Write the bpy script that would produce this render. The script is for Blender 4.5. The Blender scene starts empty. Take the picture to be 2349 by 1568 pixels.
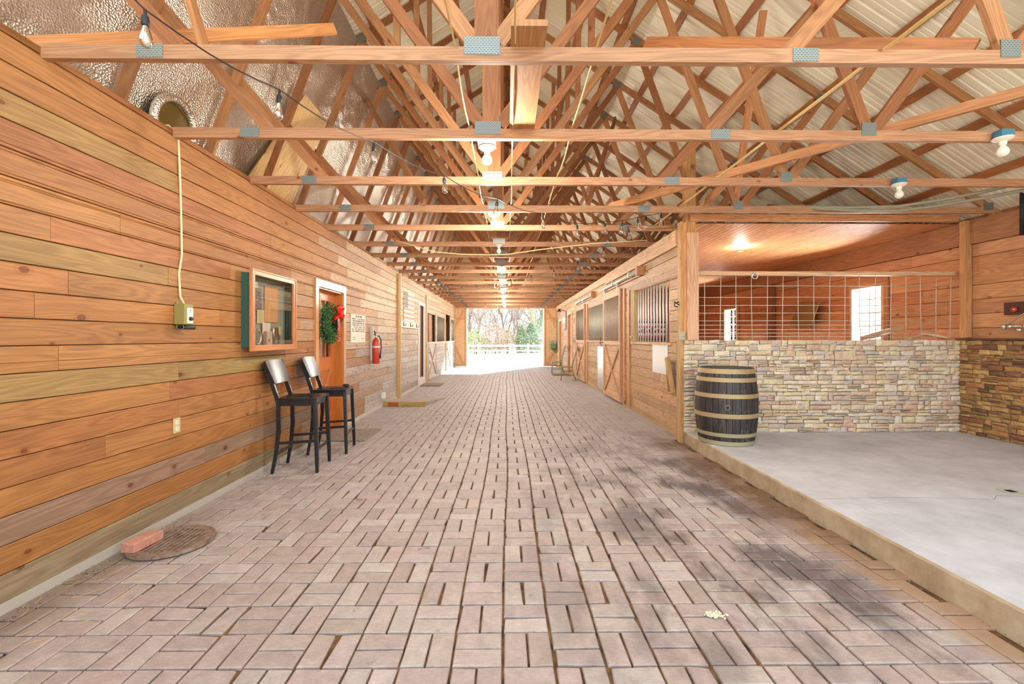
import bpy, math, random
from mathutils import Vector, Matrix, noise

# ------------------------------------------------------------------ camera, world, sun, exposure
scn = bpy.context.scene
COL = scn.collection
F = 1044.0; YAW = math.atan(11.0 / F); CH = 1.40; HZ = 775.0
cam_d = bpy.data.cameras.new('camera'); cam = bpy.data.objects.new('camera', cam_d); COL.objects.link(cam)
cam_d.sensor_width = 36.0; cam_d.lens = 36.0 * F / 2349.0
cam_d.shift_y = -(784.0 - HZ) / 2349.0
cam_d.clip_start = 0.05; cam_d.clip_end = 400
cam.location = (0, 0, CH); cam.rotation_euler = (math.pi / 2, 0, -YAW)
scn.camera = cam
w = bpy.data.worlds.new('world'); scn.world = w; w.use_nodes = True
bg = w.node_tree.nodes['Background']; bg.inputs[0].default_value = (0.84, 0.93, 1.0, 1); bg.inputs[1].default_value = 1.7
sd = bpy.data.lights.new('sun', 'SUN'); sd.energy = 8.0; sd.angle = 0.01; sd.color = (1.0, 0.95, 0.88)
sun = bpy.data.objects.new('sun', sd); COL.objects.link(sun); sun.location = (8, 40, 20)
sun.rotation_euler = Vector((-2.75, -5.0, -2.83)).to_track_quat('-Z', 'Y').to_euler()
vs = scn.view_settings; vs.view_transform = 'Standard'; vs.look = 'None'; vs.gamma = 1; vs.use_curve_mapping = False
vs.exposure = 0.88
scn.cycles.diffuse_bounces = 8; scn.cycles.max_bounces = 14

BULB_POWER = 1000.0
XL, XR, XO = -2.565, 2.43, 6.06      # aisle walls, outer wall on the wash bay side
YS, YE = 6.0, 22.5                   # stone wall, far end wall
CZ = 2.94                            # underside of the truss chords

def ray(px, py):
    xc = (px - 1174.0) / F; yc = (HZ - py) / F; s, c = math.sin(YAW), math.cos(YAW)
    return Vector((s + xc * c, c - xc * s, yc))
def at_x(px, py, X):
    d = ray(px, py); t = X / d.x; return Vector((X, d.y * t, CH + d.z * t))
def at_y(px, py, Y):
    d = ray(px, py); t = Y / d.y; return Vector((d.x * t, Y, CH + d.z * t))
def at_z(px, py, z):
    d = ray(px, py); t = (z - CH) / d.z; return Vector((d.x * t, d.y * t, z))
def YL(px, X=XL): return at_x(px, HZ, X).y
def YR(px, X=XR): return at_x(px, HZ, X).y

# ------------------------------------------------------------------ helpers
def H(s, a=1.0):
    s = s.lstrip('#'); v = [int(s[i:i + 2], 16) / 255 for i in (0, 2, 4)]
    return tuple(((c / 12.92) if c <= 0.04045 else ((c + 0.055) / 1.055) ** 2.4) for c in v)
R = random.Random(7)
def jit(c, a=0.1, rr=R):
    k = 1 + rr.uniform(-a, a)
    return tuple(max(0, min(1, x * k * (1 + rr.uniform(-a * .3, a * .3)))) for x in c)
def mixc(a, b, t): return tuple(x * (1 - t) + y * t for x, y in zip(a, b))

class MB:
    def __init__(self):
        self.v = []; self.f = []; self.uv = []; self.c = []; self.m = []
    def face(self, pts, uvs=None, c=(1, 1, 1), m=0):
        n = len(self.v); self.v += [tuple(p) for p in pts]; k = len(pts)
        self.f.append(tuple(range(n, n + k))); self.uv.append(uvs or [(0, 0)] * k); self.c.append(c); self.m.append(m)
    def idx(self, ids, uvs=None, c=(1, 1, 1), m=0):
        self.f.append(tuple(ids)); self.uv.append(uvs or [(0, 0)] * len(ids)); self.c.append(c); self.m.append(m)
    def beam(self, a, b, w, h, up=(0, 0, 1), c=(1, 1, 1), m=0, w2=None, h2=None):
        a = Vector(a); b = Vector(b); d = b - a; L = d.length
        if L < 1e-6: return
        d.normalize(); up = Vector(up)
        s = d.cross(up)
        if s.length < 1e-4: s = d.cross(Vector((1, 0, 0)))
        s.normalize(); u = s.cross(d)
        w2 = w if w2 is None else w2; h2 = h if h2 is None else h2
        ro = R.uniform(0, 50); rv = R.uniform(0, 50)
        n = len(self.v)
        for p, ww, hh in ((a, w, h), (b, w2, h2)):
            for sx, sz in ((-1, -1), (1, -1), (1, 1), (-1, 1)):
                self.v.append(tuple(p + s * (sx * ww / 2) + u * (sz * hh / 2)))
        per = [w, h, w, h]; acc = rv
        for i in range(4):
            j = (i + 1) % 4
            self.idx((n + i, n + j, n + 4 + j, n + 4 + i), [(ro, acc), (ro, acc + per[i]), (ro + L, acc + per[i]), (ro + L, acc)], c, m)
            acc += per[i]
        self.idx((n + 3, n + 2, n + 1, n), [(ro, rv), (ro, rv + w), (ro + .004, rv + w), (ro + .004, rv)], c, m)
        self.idx((n + 4, n + 5, n + 6, n + 7), [(ro, rv), (ro, rv + w), (ro + .004, rv + w), (ro + .004, rv)], c, m)
    def box(self, x0, x1, y0, y1, z0, z1, c=(1, 1, 1), m=0):
        dx, dy, dz = abs(x1 - x0), abs(y1 - y0), abs(z1 - z0)
        cx, cy, cz = (x0 + x1) / 2, (y0 + y1) / 2, (z0 + z1) / 2
        if dx >= dy and dx >= dz: self.beam((min(x0, x1), cy, cz), (max(x0, x1), cy, cz), dy, dz, (0, 0, 1), c, m)
        elif dy >= dz: self.beam((cx, min(y0, y1), cz), (cx, max(y0, y1), cz), dx, dz, (0, 0, 1), c, m)
        else: self.beam((cx, cy, min(z0, z1)), (cx, cy, max(z0, z1)), dx, dy, (0, 1, 0), c, m)
    def tube(self, pts, r, n=8, c=(1, 1, 1), m=0, cap=True):
        pts = [Vector(p) for p in pts]; rs = r if isinstance(r, (list, tuple)) else [r] * len(pts)
        prev = None; rings = []; L = 0
        for i, p in enumerate(pts):
            if i == 0: t = pts[1] - p
            elif i == len(pts) - 1: t = p - pts[i - 1]
            else: t = pts[i + 1] - pts[i - 1]
            if t.length < 1e-9: t = Vector((0, 0, 1))
            t.normalize()
            if prev is None:
                s = t.cross(Vector((0, 0, 1)))
                if s.length < 1e-3: s = t.cross(Vector((1, 0, 0)))
            else: s = prev - t * prev.dot(t)
            s.normalize(); prev = s; u = t.cross(s)
            if i: L += (p - pts[i - 1]).length
            base = len(self.v)
            for k in range(n):
                a = 2 * math.pi * k / n
                self.v.append(tuple(p + (s * math.cos(a) + u * math.sin(a)) * rs[i]))
            rings.append((base, L))
        for i in range(len(rings) - 1):
            a, la = rings[i]; b, lb = rings[i + 1]
            for k in range(n):
                j = (k + 1) % n
                self.idx((a + k, a + j, b + j, b + k), [(la, k / n * .2), (la, (k + 1) / n * .2), (lb, (k + 1) / n * .2), (lb, k / n * .2)], c, m)
        if cap:
            self.idx([rings[0][0] + k for k in range(n)][::-1], None, c, m)
            self.idx([rings[-1][0] + k for k in range(n)], None, c, m)
    def lathe(self, prof, n=32, o=(0, 0, 0), c=(1, 1, 1), m=0, axis='z', cols=None):
        o = Vector(o); base = len(self.v); N = len(prof)
        for k in range(n):
            a = 2 * math.pi * k / n
            for r, z in prof:
                p = (r * math.cos(a), r * math.sin(a), z)
                if axis == 'x': p = (p[2], p[0], p[1])
                if axis == 'y': p = (p[1], p[2], p[0])
                self.v.append(tuple(o + Vector(p)))
        for k in range(n):
            j = (k + 1) % n
            for i in range(N - 1):
                cc = cols[k] if cols else c
                self.idx((base + k * N + i, base + j * N + i, base + j * N + i + 1, base + k * N + i + 1),
                         [(prof[i][1] * 1.0, k / n), (prof[i][1], (k + 1) / n), (prof[i + 1][1], (k + 1) / n), (prof[i + 1][1], k / n)], cc, m)
    def build(self, name, mats, parent=None, local=False, smooth=False, origin=None, bevel=0):
        if not isinstance(mats, (list, tuple)): mats = [mats]
        me = bpy.data.meshes.new(name)
        if parent is not None: off = Vector((0, 0, 0)) if local else world_loc(parent)
        else:
            if origin is None:
                xs = [p[0] for p in self.v]; ys = [p[1] for p in self.v]; zs = [p[2] for p in self.v]
                origin = ((min(xs) + max(xs)) / 2, (min(ys) + max(ys)) / 2, min(zs))
            off = Vector(origin)
        vv = [(p[0] - off.x, p[1] - off.y, p[2] - off.z) for p in self.v]
        me.from_pydata(vv, [], self.f)
        for mt in mats: me.materials.append(mt)
        fu = []; fc = []
        for uvs, c in zip(self.uv, self.c):
            for q in uvs: fu += [q[0], q[1]]; fc += [c[0], c[1], c[2], 1.0]
        me.uv_layers.new(name='UVMap'); me.uv_layers['UVMap'].data.foreach_set('uv', fu)
        me.color_attributes.new('Col', 'FLOAT_COLOR', 'CORNER'); me.color_attributes['Col'].data.foreach_set('color', fc)
        me.polygons.foreach_set('material_index', self.m)
        if smooth: me.polygons.foreach_set('use_smooth', [True] * len(self.f))
        me.update()
        o = bpy.data.objects.new(name, me); COL.objects.link(o)
        if parent is not None: o.parent = parent
        else: o.location = off
        if smooth == 'auto':
            try: me.set_sharp_from_angle(angle=0.7)
            except Exception: pass
        if bevel:
            bm = o.modifiers.new('bevel', 'BEVEL'); bm.width = bevel; bm.segments = 2; bm.limit_method = 'ANGLE'; bm.angle_limit = 0.6
        return o

def world_loc(o):
    p = Vector(o.location)
    while o.parent: o = o.parent; p += Vector(o.location)
    return p
def tag(o, label=None, cat=None, group=None, kind=None):
    if label: o['label'] = label
    if cat: o['category'] = cat
    if group: o['group'] = group
    if kind: o['kind'] = kind
    return o
def thing(name, label, cat, loc=(0, 0, 0), group=None, rz=0):
    o = bpy.data.objects.new(name, None); o.empty_display_size = .1; COL.objects.link(o); o.location = loc; o.rotation_euler = (0, 0, rz)
    return tag(o, label, cat, group)
def struct(mb, name, mats, **k): return tag(mb.build(name, mats, **k), kind='structure')
def copy_tree(o, parent=None):
    c = o.copy(); COL.objects.link(c)
    if parent is not None: c.parent = parent
    for ch in list(o.children): copy_tree(ch, c)
    return c

# ------------------------------------------------------------------ materials
def mat(name, col=None, rough=.6, metal=0, attr=False, **k):
    m = bpy.data.materials.new(name); m.use_nodes = True; nt = m.node_tree; b = nt.nodes['Principled BSDF']
    b.inputs['Roughness'].default_value = rough; b.inputs['Metallic'].default_value = metal
    if col is not None: b.inputs['Base Color'].default_value = (*col, 1)
    for kk, v in k.items(): b.inputs[kk.replace('_', ' ')].default_value = v
    if attr:
        a = nt.nodes.new('ShaderNodeAttribute'); a.attribute_name = 'Col'; nt.links.new(a.outputs['Color'], b.inputs['Base Color'])
    return m
class NT:
    def __init__(s, m): s.m = m; s.t = m.node_tree; s.b = s.t.nodes['Principled BSDF']
    def n(s, ty, **k):
        x = s.t.nodes.new('ShaderNode' + ty)
        for a, v in k.items():
            if hasattr(x, a): setattr(x, a, v)
        return x
    def l(s, a, b): s.t.links.new(a, b)
    def math(s, op, a, b=None, cl=False):
        x = s.n('Math', operation=op); x.use_clamp = cl
        for i, q in enumerate((a, b)):
            if q is None: continue
            if isinstance(q, (int, float)): x.inputs[i].default_value = q
            else: s.l(q, x.inputs[i])
        return x.outputs[0]
    def noise(s, vec, scale, detail=2, rough=.5, dim='3D'):
        x = s.n('TexNoise', noise_dimensions=dim); x.inputs['Scale'].default_value = scale; x.inputs['Detail'].default_value = detail; x.inputs['Roughness'].default_value = rough
        s.l(vec, x.inputs['Vector']); return x.outputs['Fac']
    def ramp(s, fac, stops):
        x = s.n('ValToRGB'); e = x.color_ramp.elements
        while len(e) < len(stops): e.new(.5)
        for q, (p, c) in zip(e, stops): q.position = p; q.color = (*c, 1)
        s.l(fac, x.inputs[0]); return x.outputs[0]
    def mr(s, fac, a, b, c=0, d=1):
        x = s.n('MapRange'); x.inputs[1].default_value = a; x.inputs[2].default_value = b; x.inputs[3].default_value = c; x.inputs[4].default_value = d; s.l(fac, x.inputs[0]); return x.outputs[0]
    def mix(s, fac, a, b, mode='MIX'):
        x = s.n('Mix', data_type='RGBA'); x.blend_type = mode
        for i, q in ((0, fac), (6, a), (7, b)):
            if isinstance(q, (int, float)): x.inputs[i].default_value = q
            elif isinstance(q, tuple): x.inputs[i].default_value = (*q, 1)
            else: s.l(q, x.inputs[i])
        return x.outputs[2]
    def map(s, vec, sc, lo=(0, 0, 0)):
        x = s.n('Mapping'); x.inputs['Scale'].default_value = sc; x.inputs['Location'].default_value = lo; s.l(vec, x.inputs['Vector']); return x.outputs[0]
    def bump(s, h, st, dist=.01):
        x = s.n('Bump'); x.inputs['Strength'].default_value = st; x.inputs['Distance'].default_value = dist; s.l(h, x.inputs['Height']); s.l(x.outputs[0], s.b.inputs['Normal'])

def wood_mat(name, rough=.58, grain=1.0, knots=True, wear=0.0):
    m = mat(name, (1, 1, 1), rough, attr=True); t = NT(m)
    at = [n for n in t.t.nodes if n.type == 'ATTRIBUTE'][0].outputs['Color']
    uv = t.n('UVMap', uv_map='UVMap').outputs[0]
    if True:
        fine = t.noise(t.map(uv, (2.2, 110, 1)), 1.0, 3, .6)
        fig = t.noise(t.map(uv, (.9, 9, 1)), 1.0, 1.5, .45)
        rings = t.math('SINE', t.math('MULTIPLY', fig, 75.0))
        k1 = t.mr(fine, .25, .75, 1 - .22 * grain, 1 + .12 * grain)
        k2 = t.mr(rings, -1, 1, 1 - .17 * grain, 1 + .07 * grain)
        blot = t.mr(t.noise(t.map(uv, (.8, 3, 1)), 1.0, 2), .3, .7, .86, 1.1)
        k = t.math('MULTIPLY', t.math('MULTIPLY', k1, k2), blot)
        x = t.n('VectorMath', operation='SCALE'); t.l(at, x.inputs[0]); t.l(k, x.inputs['Scale']); col = x.outputs[0]
        # the darker grain is also redder
        col = t.mix(t.mr(k, .95, .65, 0, .35 * grain), col, t.mix(1.0, col, (1.0, .78, .6), 'MULTIPLY'))
        if knots:
            vo = t.n('TexVoronoi', feature='F1', voronoi_dimensions='2D'); vo.inputs['Scale'].default_value = 2.6
            wv = t.n('VectorMath', operation='ADD'); t.l(t.map(uv, (.8, 1.25, 1)), wv.inputs[0])
            t.l(vo.outputs['Distance'], wv.inputs[1]) if False else None
            t.l(wv.outputs[0], vo.inputs['Vector'])
            sel = t.math('GREATER_THAN', t.n('SeparateColor').outputs[0], .5) if False else None
            sp = t.n('SeparateColor'); t.l(vo.outputs['Color'], sp.inputs[0])
            gate = t.math('GREATER_THAN', sp.outputs[0], .45)
            size = t.mr(sp.outputs[1], 0, 1, .02, .062)
            kn = t.math('MULTIPLY', t.math('LESS_THAN', vo.outputs['Distance'], size), gate)
            halo = t.math('MULTIPLY', t.math('LESS_THAN', vo.outputs['Distance'], t.math('MULTIPLY', size, 1.9)), gate)
            col = t.mix(t.math('MULTIPLY', halo, .35), col, t.mix(1.0, col, (.75, .5, .35), 'MULTIPLY'))
            col = t.mix(t.math('MULTIPLY', kn, .75), col, t.mix(1.0, col, (.38, .22, .15), 'MULTIPLY'))
        t.l(col, t.b.inputs['Base Color'])
        t.bump(fine, .25, .004)
    return m
M = {}
M['wood'] = wood_mat('pine_wood')
M['rafter'] = wood_mat('truss_wood', rough=.6, grain=.9)
M['gloss_wood'] = wood_mat('stained_wood', rough=.3, grain=.6, knots=False)
M['paint'] = mat('paint', (1, 1, 1), .5, attr=True)
M['matte'] = mat('matte', (1, 1, 1), .85, attr=True)
M['metal'] = mat('steel', (.72, .73, .72), .32, 1.0)
M['galv'] = mat('galvanised', (.60, .63, .57), .5, .35)
M['bar_steel'] = mat('weathered_bar_steel', (.40, .38, .30), .5, .3)
M['darkmetal'] = mat('dark_iron', (.03, .03, .03), .5, .6)
M['black_plastic'] = mat('black_plastic', (.015, .015, .017), .45)
M['dirt'] = mat('joint_sand', (.2, .12, .06), .95)
t = NT(M['dirt']); g = t.n('NewGeometry').outputs['Position']
t.l(t.ramp(t.noise(g, 9, 4), [(.35, H('#2e1e10')), (.7, H('#8a6238'))]), t.b.inputs['Base Color'])
t.bump(t.noise(g, 180, 3), .5, .01)

# pavers
def paver_mat():
    m = mat('clay_pavers', (1, 1, 1), .62, attr=True); t = NT(m)
    at = [n for n in t.t.nodes if n.type == 'ATTRIBUTE'][0].outputs['Color']; g = t.n('NewGeometry').outputs['Position']
    fine = t.noise(t.map(g, (1, 1, 1)), 150, 4, .75); mid = t.noise(g, 14, 4, .6)
    x = t.n('VectorMath', operation='SCALE'); t.l(at, x.inputs[0]); sw = t.noise(t.map(g, (30, 90, 1)), 1.0, 3, .6)
    t.l(t.math('MULTIPLY', t.mr(t.math('MULTIPLY', t.math('ADD', fine, sw), .5), .3, .7, .8, 1.18), t.mr(mid, .3, .7, .84, 1.14)), x.inputs['Scale']); col = x.outputs[0]
    s = t.n('SeparateXYZ'); t.l(g, s.inputs[0]); X, Y = s.outputs[0], s.outputs[1]
    # oily stains towards the slab and down the middle, brown dirt along both edges
    st = t.mr(t.noise(t.map(g, (1.6, .9, 1), (3.3, 1.2, 0)), 1.5, 5, .62), .47, .60)
    reg = t.math('MULTIPLY', t.math('MULTIPLY', t.mr(X, -.5, 1.3), t.mr(X, 2.25, 1.95)), t.math('MULTIPLY', t.mr(Y, 1.3, 2.2), t.mr(Y, 7.5, 5.0)))
    col = t.mix(t.math('MULTIPLY', t.math('MULTIPLY', st, reg), .72), col, (.05, .035, .04))
    st2 = t.mr(t.noise(t.map(g, (1, 1, 1), (5, 3, 0)), 5.5, 4, .6), .66, .72)
    col = t.mix(t.math('MULTIPLY', st2, .5), col, (.09, .06, .055))
    nz = t.math('MULTIPLY', t.math('SUBTRACT', t.noise(g, 3.0, 3), .5), .5)
    e1 = t.mr(t.math('ADD', X, nz), 2.04, 2.22); e1 = t.math('MULTIPLY', e1, t.mr(Y, 6.6, 5.6))
    col = t.mix(t.math('MULTIPLY', e1, .62), col, (.36, .19, .07))
    e1b = t.math('MULTIPLY', t.math('MULTIPLY', t.mr(X, 1.75, 2.1), t.mr(t.noise(g, 2.1, 3), .30, .5)), t.math('MULTIPLY', t.mr(Y, 2.6, 3.4), t.mr(Y, 7.0, 6.0)))
    col = t.mix(t.math('MULTIPLY', e1b, .75), col, (.11, .05, .02))
    e2 = t.math('MULTIPLY', t.mr(t.math('ADD', X, nz), -2.2, -2.42), t.mr(Y, 4.4, 3.0))
    col = t.mix(t.math('MULTIPLY', e2, .6), col, (.17, .10, .05))
    t.l(col, t.b.inputs['Base Color'])
    t.bump(t.math('ADD', fine, mid), .4, .006)
    t.l(t.mr(mid, .3, .7, .5, .75), t.b.inputs['Roughness'])
    return m
M['paver'] = paver_mat()
def conc_mat(name, c1, c2, rough=.7, sc=3.0):
    m = mat(name, c1, rough); t = NT(m); g = t.n('NewGeometry').outputs['Position']
    a = t.ramp(t.noise(g, sc, 6, .65), [(.3, c1), (.7, c2)])
    pit = t.mr(t.noise(g, 60, 3, .6), .72, .76)
    t.l(t.mix(t.math('MULTIPLY', pit, .6), a, tuple(x * .35 for x in c1)), t.b.inputs['Base Color']); t.bump(t.noise(g, 120, 4, .7), .3, .004)
    return m
M['slab'] = conc_mat('slab_concrete', H('#b2b2b5'), H('#d0d1d5'), .6)
M['kerb'] = conc_mat('kerb_concrete', H('#9c8464'), H('#bfae93'), .8, 5)
M['stone'] = None
def stone_mat(name):
    m = mat(name, (1, 1, 1), .85, attr=True); t = NT(m); g = t.n('NewGeometry').outputs['Position']
    at = [n for n in t.t.nodes if n.type == 'ATTRIBUTE'][0].outputs['Color']
    x = t.n('VectorMath', operation='SCALE'); t.l(at, x.inputs[0]); t.l(t.math('MULTIPLY', t.mr(t.noise(g, 45, 5, .65), .3, .7, .82, 1.12), t.mr(t.noise(g, 9, 2), .3, .7, .88, 1.1)), x.inputs['Scale'])
    t.l(x.outputs[0], t.b.inputs['Base Color']); t.bump(t.noise(g, 38, 6, .7), .7, .012); return m
M['stone'] = stone_mat('ledge_stone')
M['roof'] = mat('cream_metal_roof', H('#dcd6be'), .38)
t = NT(M['roof']); g = t.n('NewGeometry').outputs['Position']; t.l(t.ramp(t.noise(g, 1.3, 3), [(.3, H('#ece4c4')), (.7, H('#f4edd6'))]), t.b.inputs['Base Color'])
M['foil'] = mat('silver_foil', (.84, .79, .70), .3, .92)
t = NT(M['foil']); uv = t.n('UVMap', uv_map='UVMap').outputs[0]
vo = t.n('TexVoronoi', feature='F1', voronoi_dimensions='2D'); vo.inputs['Scale'].default_value = 62; t.l(uv, vo.inputs['Vector'])
wr = t.noise(uv, 2.6, 4); t.bump(t.math('ADD', t.math('MULTIPLY', vo.outputs['Distance'], .22), t.math('MULTIPLY', wr, 2.2)), .9, .03)
def osb_mat():
    m = mat('osb_board', (1, 1, 1), .7, attr=True); t = NT(m); uv = t.n('NewGeometry').outputs['Position']
    vo = t.n('TexVoronoi', feature='F1'); vo.inputs['Scale'].default_value = 1; t.l(t.map(uv, (28, 28, 70)), vo.inputs['Vector'])
    sp = t.n('SeparateColor'); t.l(vo.outputs['Color'], sp.inputs[0])
    t.l(t.mix(t.mr(sp.outputs[0], 0, 1, 0, 1), H('#d0a070'), H('#e6c49a')), t.b.inputs['Base Color']); return m
M['osb'] = osb_mat()
def plate_mat():
    m = mat('nail_plate', (.5, .55, .56), .45, .75); t = NT(m); uv = t.n('UVMap', uv_map='UVMap').outputs[0]
    br = t.n('TexBrick'); br.offset = .5; br.inputs['Scale'].default_value = 1; br.inputs['Brick Width'].default_value = .019; br.inputs['Row Height'].default_value = .0105; br.inputs['Mortar Size'].default_value = .0034
    br.inputs['Color1'].default_value = (*H('#5d5547'), 1); br.inputs['Color2'].default_value = (*H('#75602f'), 1); br.inputs['Mortar'].default_value = (*H('#8b9594'), 1)
    t.l(uv, br.inputs['Vector']); t.l(br.outputs['Color'], t.b.inputs['Base Color']); return m
M['plate'] = plate_mat()
def glass_mat(name, tint=(1, 1, 1), refl=.12, rough=.02):
    m = bpy.data.materials.new(name); m.use_nodes = True; nt = m.node_tree; nt.nodes.clear()
    o = nt.nodes.new('ShaderNodeOutputMaterial'); tr = nt.nodes.new('ShaderNodeBsdfTransparent'); gl = nt.nodes.new('ShaderNodeBsdfGlossy'); mx = nt.nodes.new('ShaderNodeMixShader'); fr = nt.nodes.new('ShaderNodeLayerWeight')
    tr.inputs[0].default_value = (*tint, 1); gl.inputs['Roughness'].default_value = rough; fr.inputs[0].default_value = refl
    ma = nt.nodes.new('ShaderNodeMath'); ma.operation = 'ADD'; ma.use_clamp = True; ma.inputs[1].default_value = refl * .5
    nt.links.new(fr.outputs['Fresnel'], ma.inputs[0]); nt.links.new(ma.outputs[0], mx.inputs[0]); nt.links.new(tr.outputs[0], mx.inputs[1]); nt.links.new(gl.outputs[0], mx.inputs[2]); nt.links.new(mx.outputs[0], o.inputs[0])
    return m
M['glass'] = glass_mat('pane_glass'); M['bulb_glass'] = glass_mat('bulb_glass', (.97, .95, .9), .35)
def emit(name, c, s):
    m = mat(name, c, .5); b = m.node_tree.nodes['Principled BSDF']; b.inputs['Emission Color'].default_value = (*c, 1); b.inputs['Emission Strength'].default_value = s; return m
M['lit'] = emit('lit_bulb', (1.0, .92, .80), BULB_POWER)
M['porcelain'] = mat('porcelain', H('#ece2d0'), .25)
M['black_paint'] = mat('black_paint', (.012, .012, .014), .18)
t = NT(M['black_paint']); g = t.n('TexCoord').outputs['Object']; t.l(t.mix(t.mr(t.noise(g, 60, 3), .74, .76), (.012, .012, .014), (.42, .36, .28)), t.b.inputs['Base Color']); t.l(t.mr(t.noise(g, 6, 3), .3, .7, .24, .32), t.b.inputs['Roughness'])

# palette (material colours of the woods)
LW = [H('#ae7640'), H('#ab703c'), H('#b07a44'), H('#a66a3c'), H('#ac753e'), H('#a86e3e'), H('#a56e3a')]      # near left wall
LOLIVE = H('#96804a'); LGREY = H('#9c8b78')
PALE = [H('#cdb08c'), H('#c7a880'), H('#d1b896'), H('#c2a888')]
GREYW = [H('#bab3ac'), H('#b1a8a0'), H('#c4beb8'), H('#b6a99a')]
RWp = [H('#c6a176'), H('#c0996c'), H('#caa87e'), H('#bc9266')]
ORW = [H('#bf8458'), H('#c68b5e'), H('#b87a50'), H('#c99268')]
TRW = [H('#ad7648'), H('#a66c3e'), H('#b57f50'), H('#9c6236')]

# ------------------------------------------------------------------ plank walls
def planks(fn, a0, a1, zs, colfn, holes=(), th=.022, gap=.0045, lens=(1.5, 3.6), seed=1, mb=None, cham=.005):
    """boards laid along a, rows between successive zs; fn(a, z, out) -> point"""
    mb = mb or MB(); rr = random.Random(seed)
    for r in range(len(zs) - 1):
        z0, z1 = zs[r], zs[r + 1]
        cuts = [a0]; a = a0 - rr.uniform(0, lens[0])
        while True:
            a += rr.uniform(*lens)
            if a >= a1 - .3: break
            if a > a0 + .3: cuts.append(a)
        cuts.append(a1)
        segs = [(cuts[i], cuts[i + 1], jit(colfn(rr, (cuts[i] + cuts[i + 1]) / 2, r, (z0 + z1) / 2), .09, rr), rr.uniform(0, 40), rr.uniform(0, 40)) for i in range(len(cuts) - 1)]
        zb = sorted(set([z0, z1] + [h[2] for h in holes if z0 < h[2] < z1] + [h[3] for h in holes if z0 < h[3] < z1]))
        for q in range(len(zb) - 1):
            y0, y1 = zb[q], zb[q + 1]; hs = [h for h in holes if h[2] < y1 - 1e-5 and h[3] > y0 + 1e-5]
            for s0, s1, c, ru, rv in segs:
                parts = [(s0, s1)]
                for h in hs:
                    np_ = []
                    for p0, p1 in parts:
                        if h[1] <= p0 or h[0] >= p1: np_.append((p0, p1)); continue
                        if h[0] > p0: np_.append((p0, h[0]))
                        if h[1] < p1: np_.append((h[1], p1))
                    parts = np_
                for p0, p1 in parts:
                    if p1 - p0 < .004: continue
                    b0 = y0 + (gap / 2 if y0 == z0 else 0); b1 = y1 - (gap / 2 if y1 == z1 else 0)
                    e = .0012; o_ = rr.uniform(0, .0015)
                    pr = [(b0, -th), (b0, -cham * .6 + o_), (b0 + cham * .6, o_), (b1 - cham, o_), (b1, -cham + o_), (b1, -th)]
                    for i in range(5):
                        (za, oa), (zb_, ob) = pr[i], pr[i + 1]
                        mb.face([fn(p0 + e, za, oa), fn(p1 - e, za, oa), fn(p1 - e, zb_, ob), fn(p0 + e, zb_, ob)],
                                [(ru + p0, rv + za), (ru + p1, rv + za), (ru + p1, rv + zb_), (ru + p0, rv + zb_)], c)
                    for pe in (p0 + e, p1 - e):
                        mb.face([fn(pe, z, o) for z, o in pr], [(ru, rv + z) for z, o in pr], c)
    return mb
def rows(z0, z1, pitch, ref=None):
    if ref is None: ref = z0
    k = math.ceil((z0 - ref) / pitch + 1e-6); out = [z0]
    z = ref + k * pitch
    if z - z0 < .03: z += pitch
    while z < z1 - .03: out.append(z); z += pitch
    return out + [z1]

fnL = lambda a, z, o: (XL + o, a, z)
fnR = lambda a, z, o: (XR - o, a, z)
fnO = lambda a, z, o: (XO - o, a, z)
# --- left wall
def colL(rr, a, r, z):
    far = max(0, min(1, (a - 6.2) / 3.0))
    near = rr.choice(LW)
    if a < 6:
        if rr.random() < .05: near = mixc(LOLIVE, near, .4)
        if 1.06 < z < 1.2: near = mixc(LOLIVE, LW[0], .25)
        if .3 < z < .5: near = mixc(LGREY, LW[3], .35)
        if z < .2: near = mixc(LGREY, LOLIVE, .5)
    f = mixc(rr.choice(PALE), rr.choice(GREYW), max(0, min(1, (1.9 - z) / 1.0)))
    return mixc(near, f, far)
LH = []
D1 = (YL(720) + .10, YL(790) - .10, 0, 2.10)
D2 = (YL(960), YL(971.5), 0.0, 2.36)
SA = (YL(979), YL(998), 1.27, 2.21); SB = (YL(1002), YL(1019), 1.27, 2.2)
SC = (YL(1021), YL(1031.5), 1.27, 2.4); SD = (YL(1034), YL(1041.5), 1.27, 2.25)
zsL = rows(.05, 3.005, .1455, 1.359)
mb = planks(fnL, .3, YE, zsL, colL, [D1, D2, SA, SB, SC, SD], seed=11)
# dark backing sheathing and the low concrete footing
bk = H('#3a2614')
def backing(mb, x0, x1, a0, a1, z0, z1, holes, c=bk):
    prev = a0
    for h in sorted(holes):
        mb.box(x0, x1, prev, h[0], z0, z1, c); 
        if h[2] > z0: mb.box(x0, x1, h[0], h[1], z0, h[2], c)
        if h[3] < z1: mb.box(x0, x1, h[0], h[1], h[3], z1, c)
        prev = h[1]
    mb.box(x0, x1, prev, a1, z0, z1, c)
backing(mb, XL - .10, XL - .023, .3, YE, .05, 2.99, [D1, D2, SA, SB, SC, SD])
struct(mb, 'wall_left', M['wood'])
mb = MB(); mb.box(XL - .1, XL + .012, .3, D1[0] - .1, -.02, .052, H('#b5aca0')); mb.box(XL - .1, XL + .012, D1[1] + .1, YE, -.02, .052, H('#c9c4bd'))
struct(mb, 'baseboard_left', M['matte'])

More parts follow.
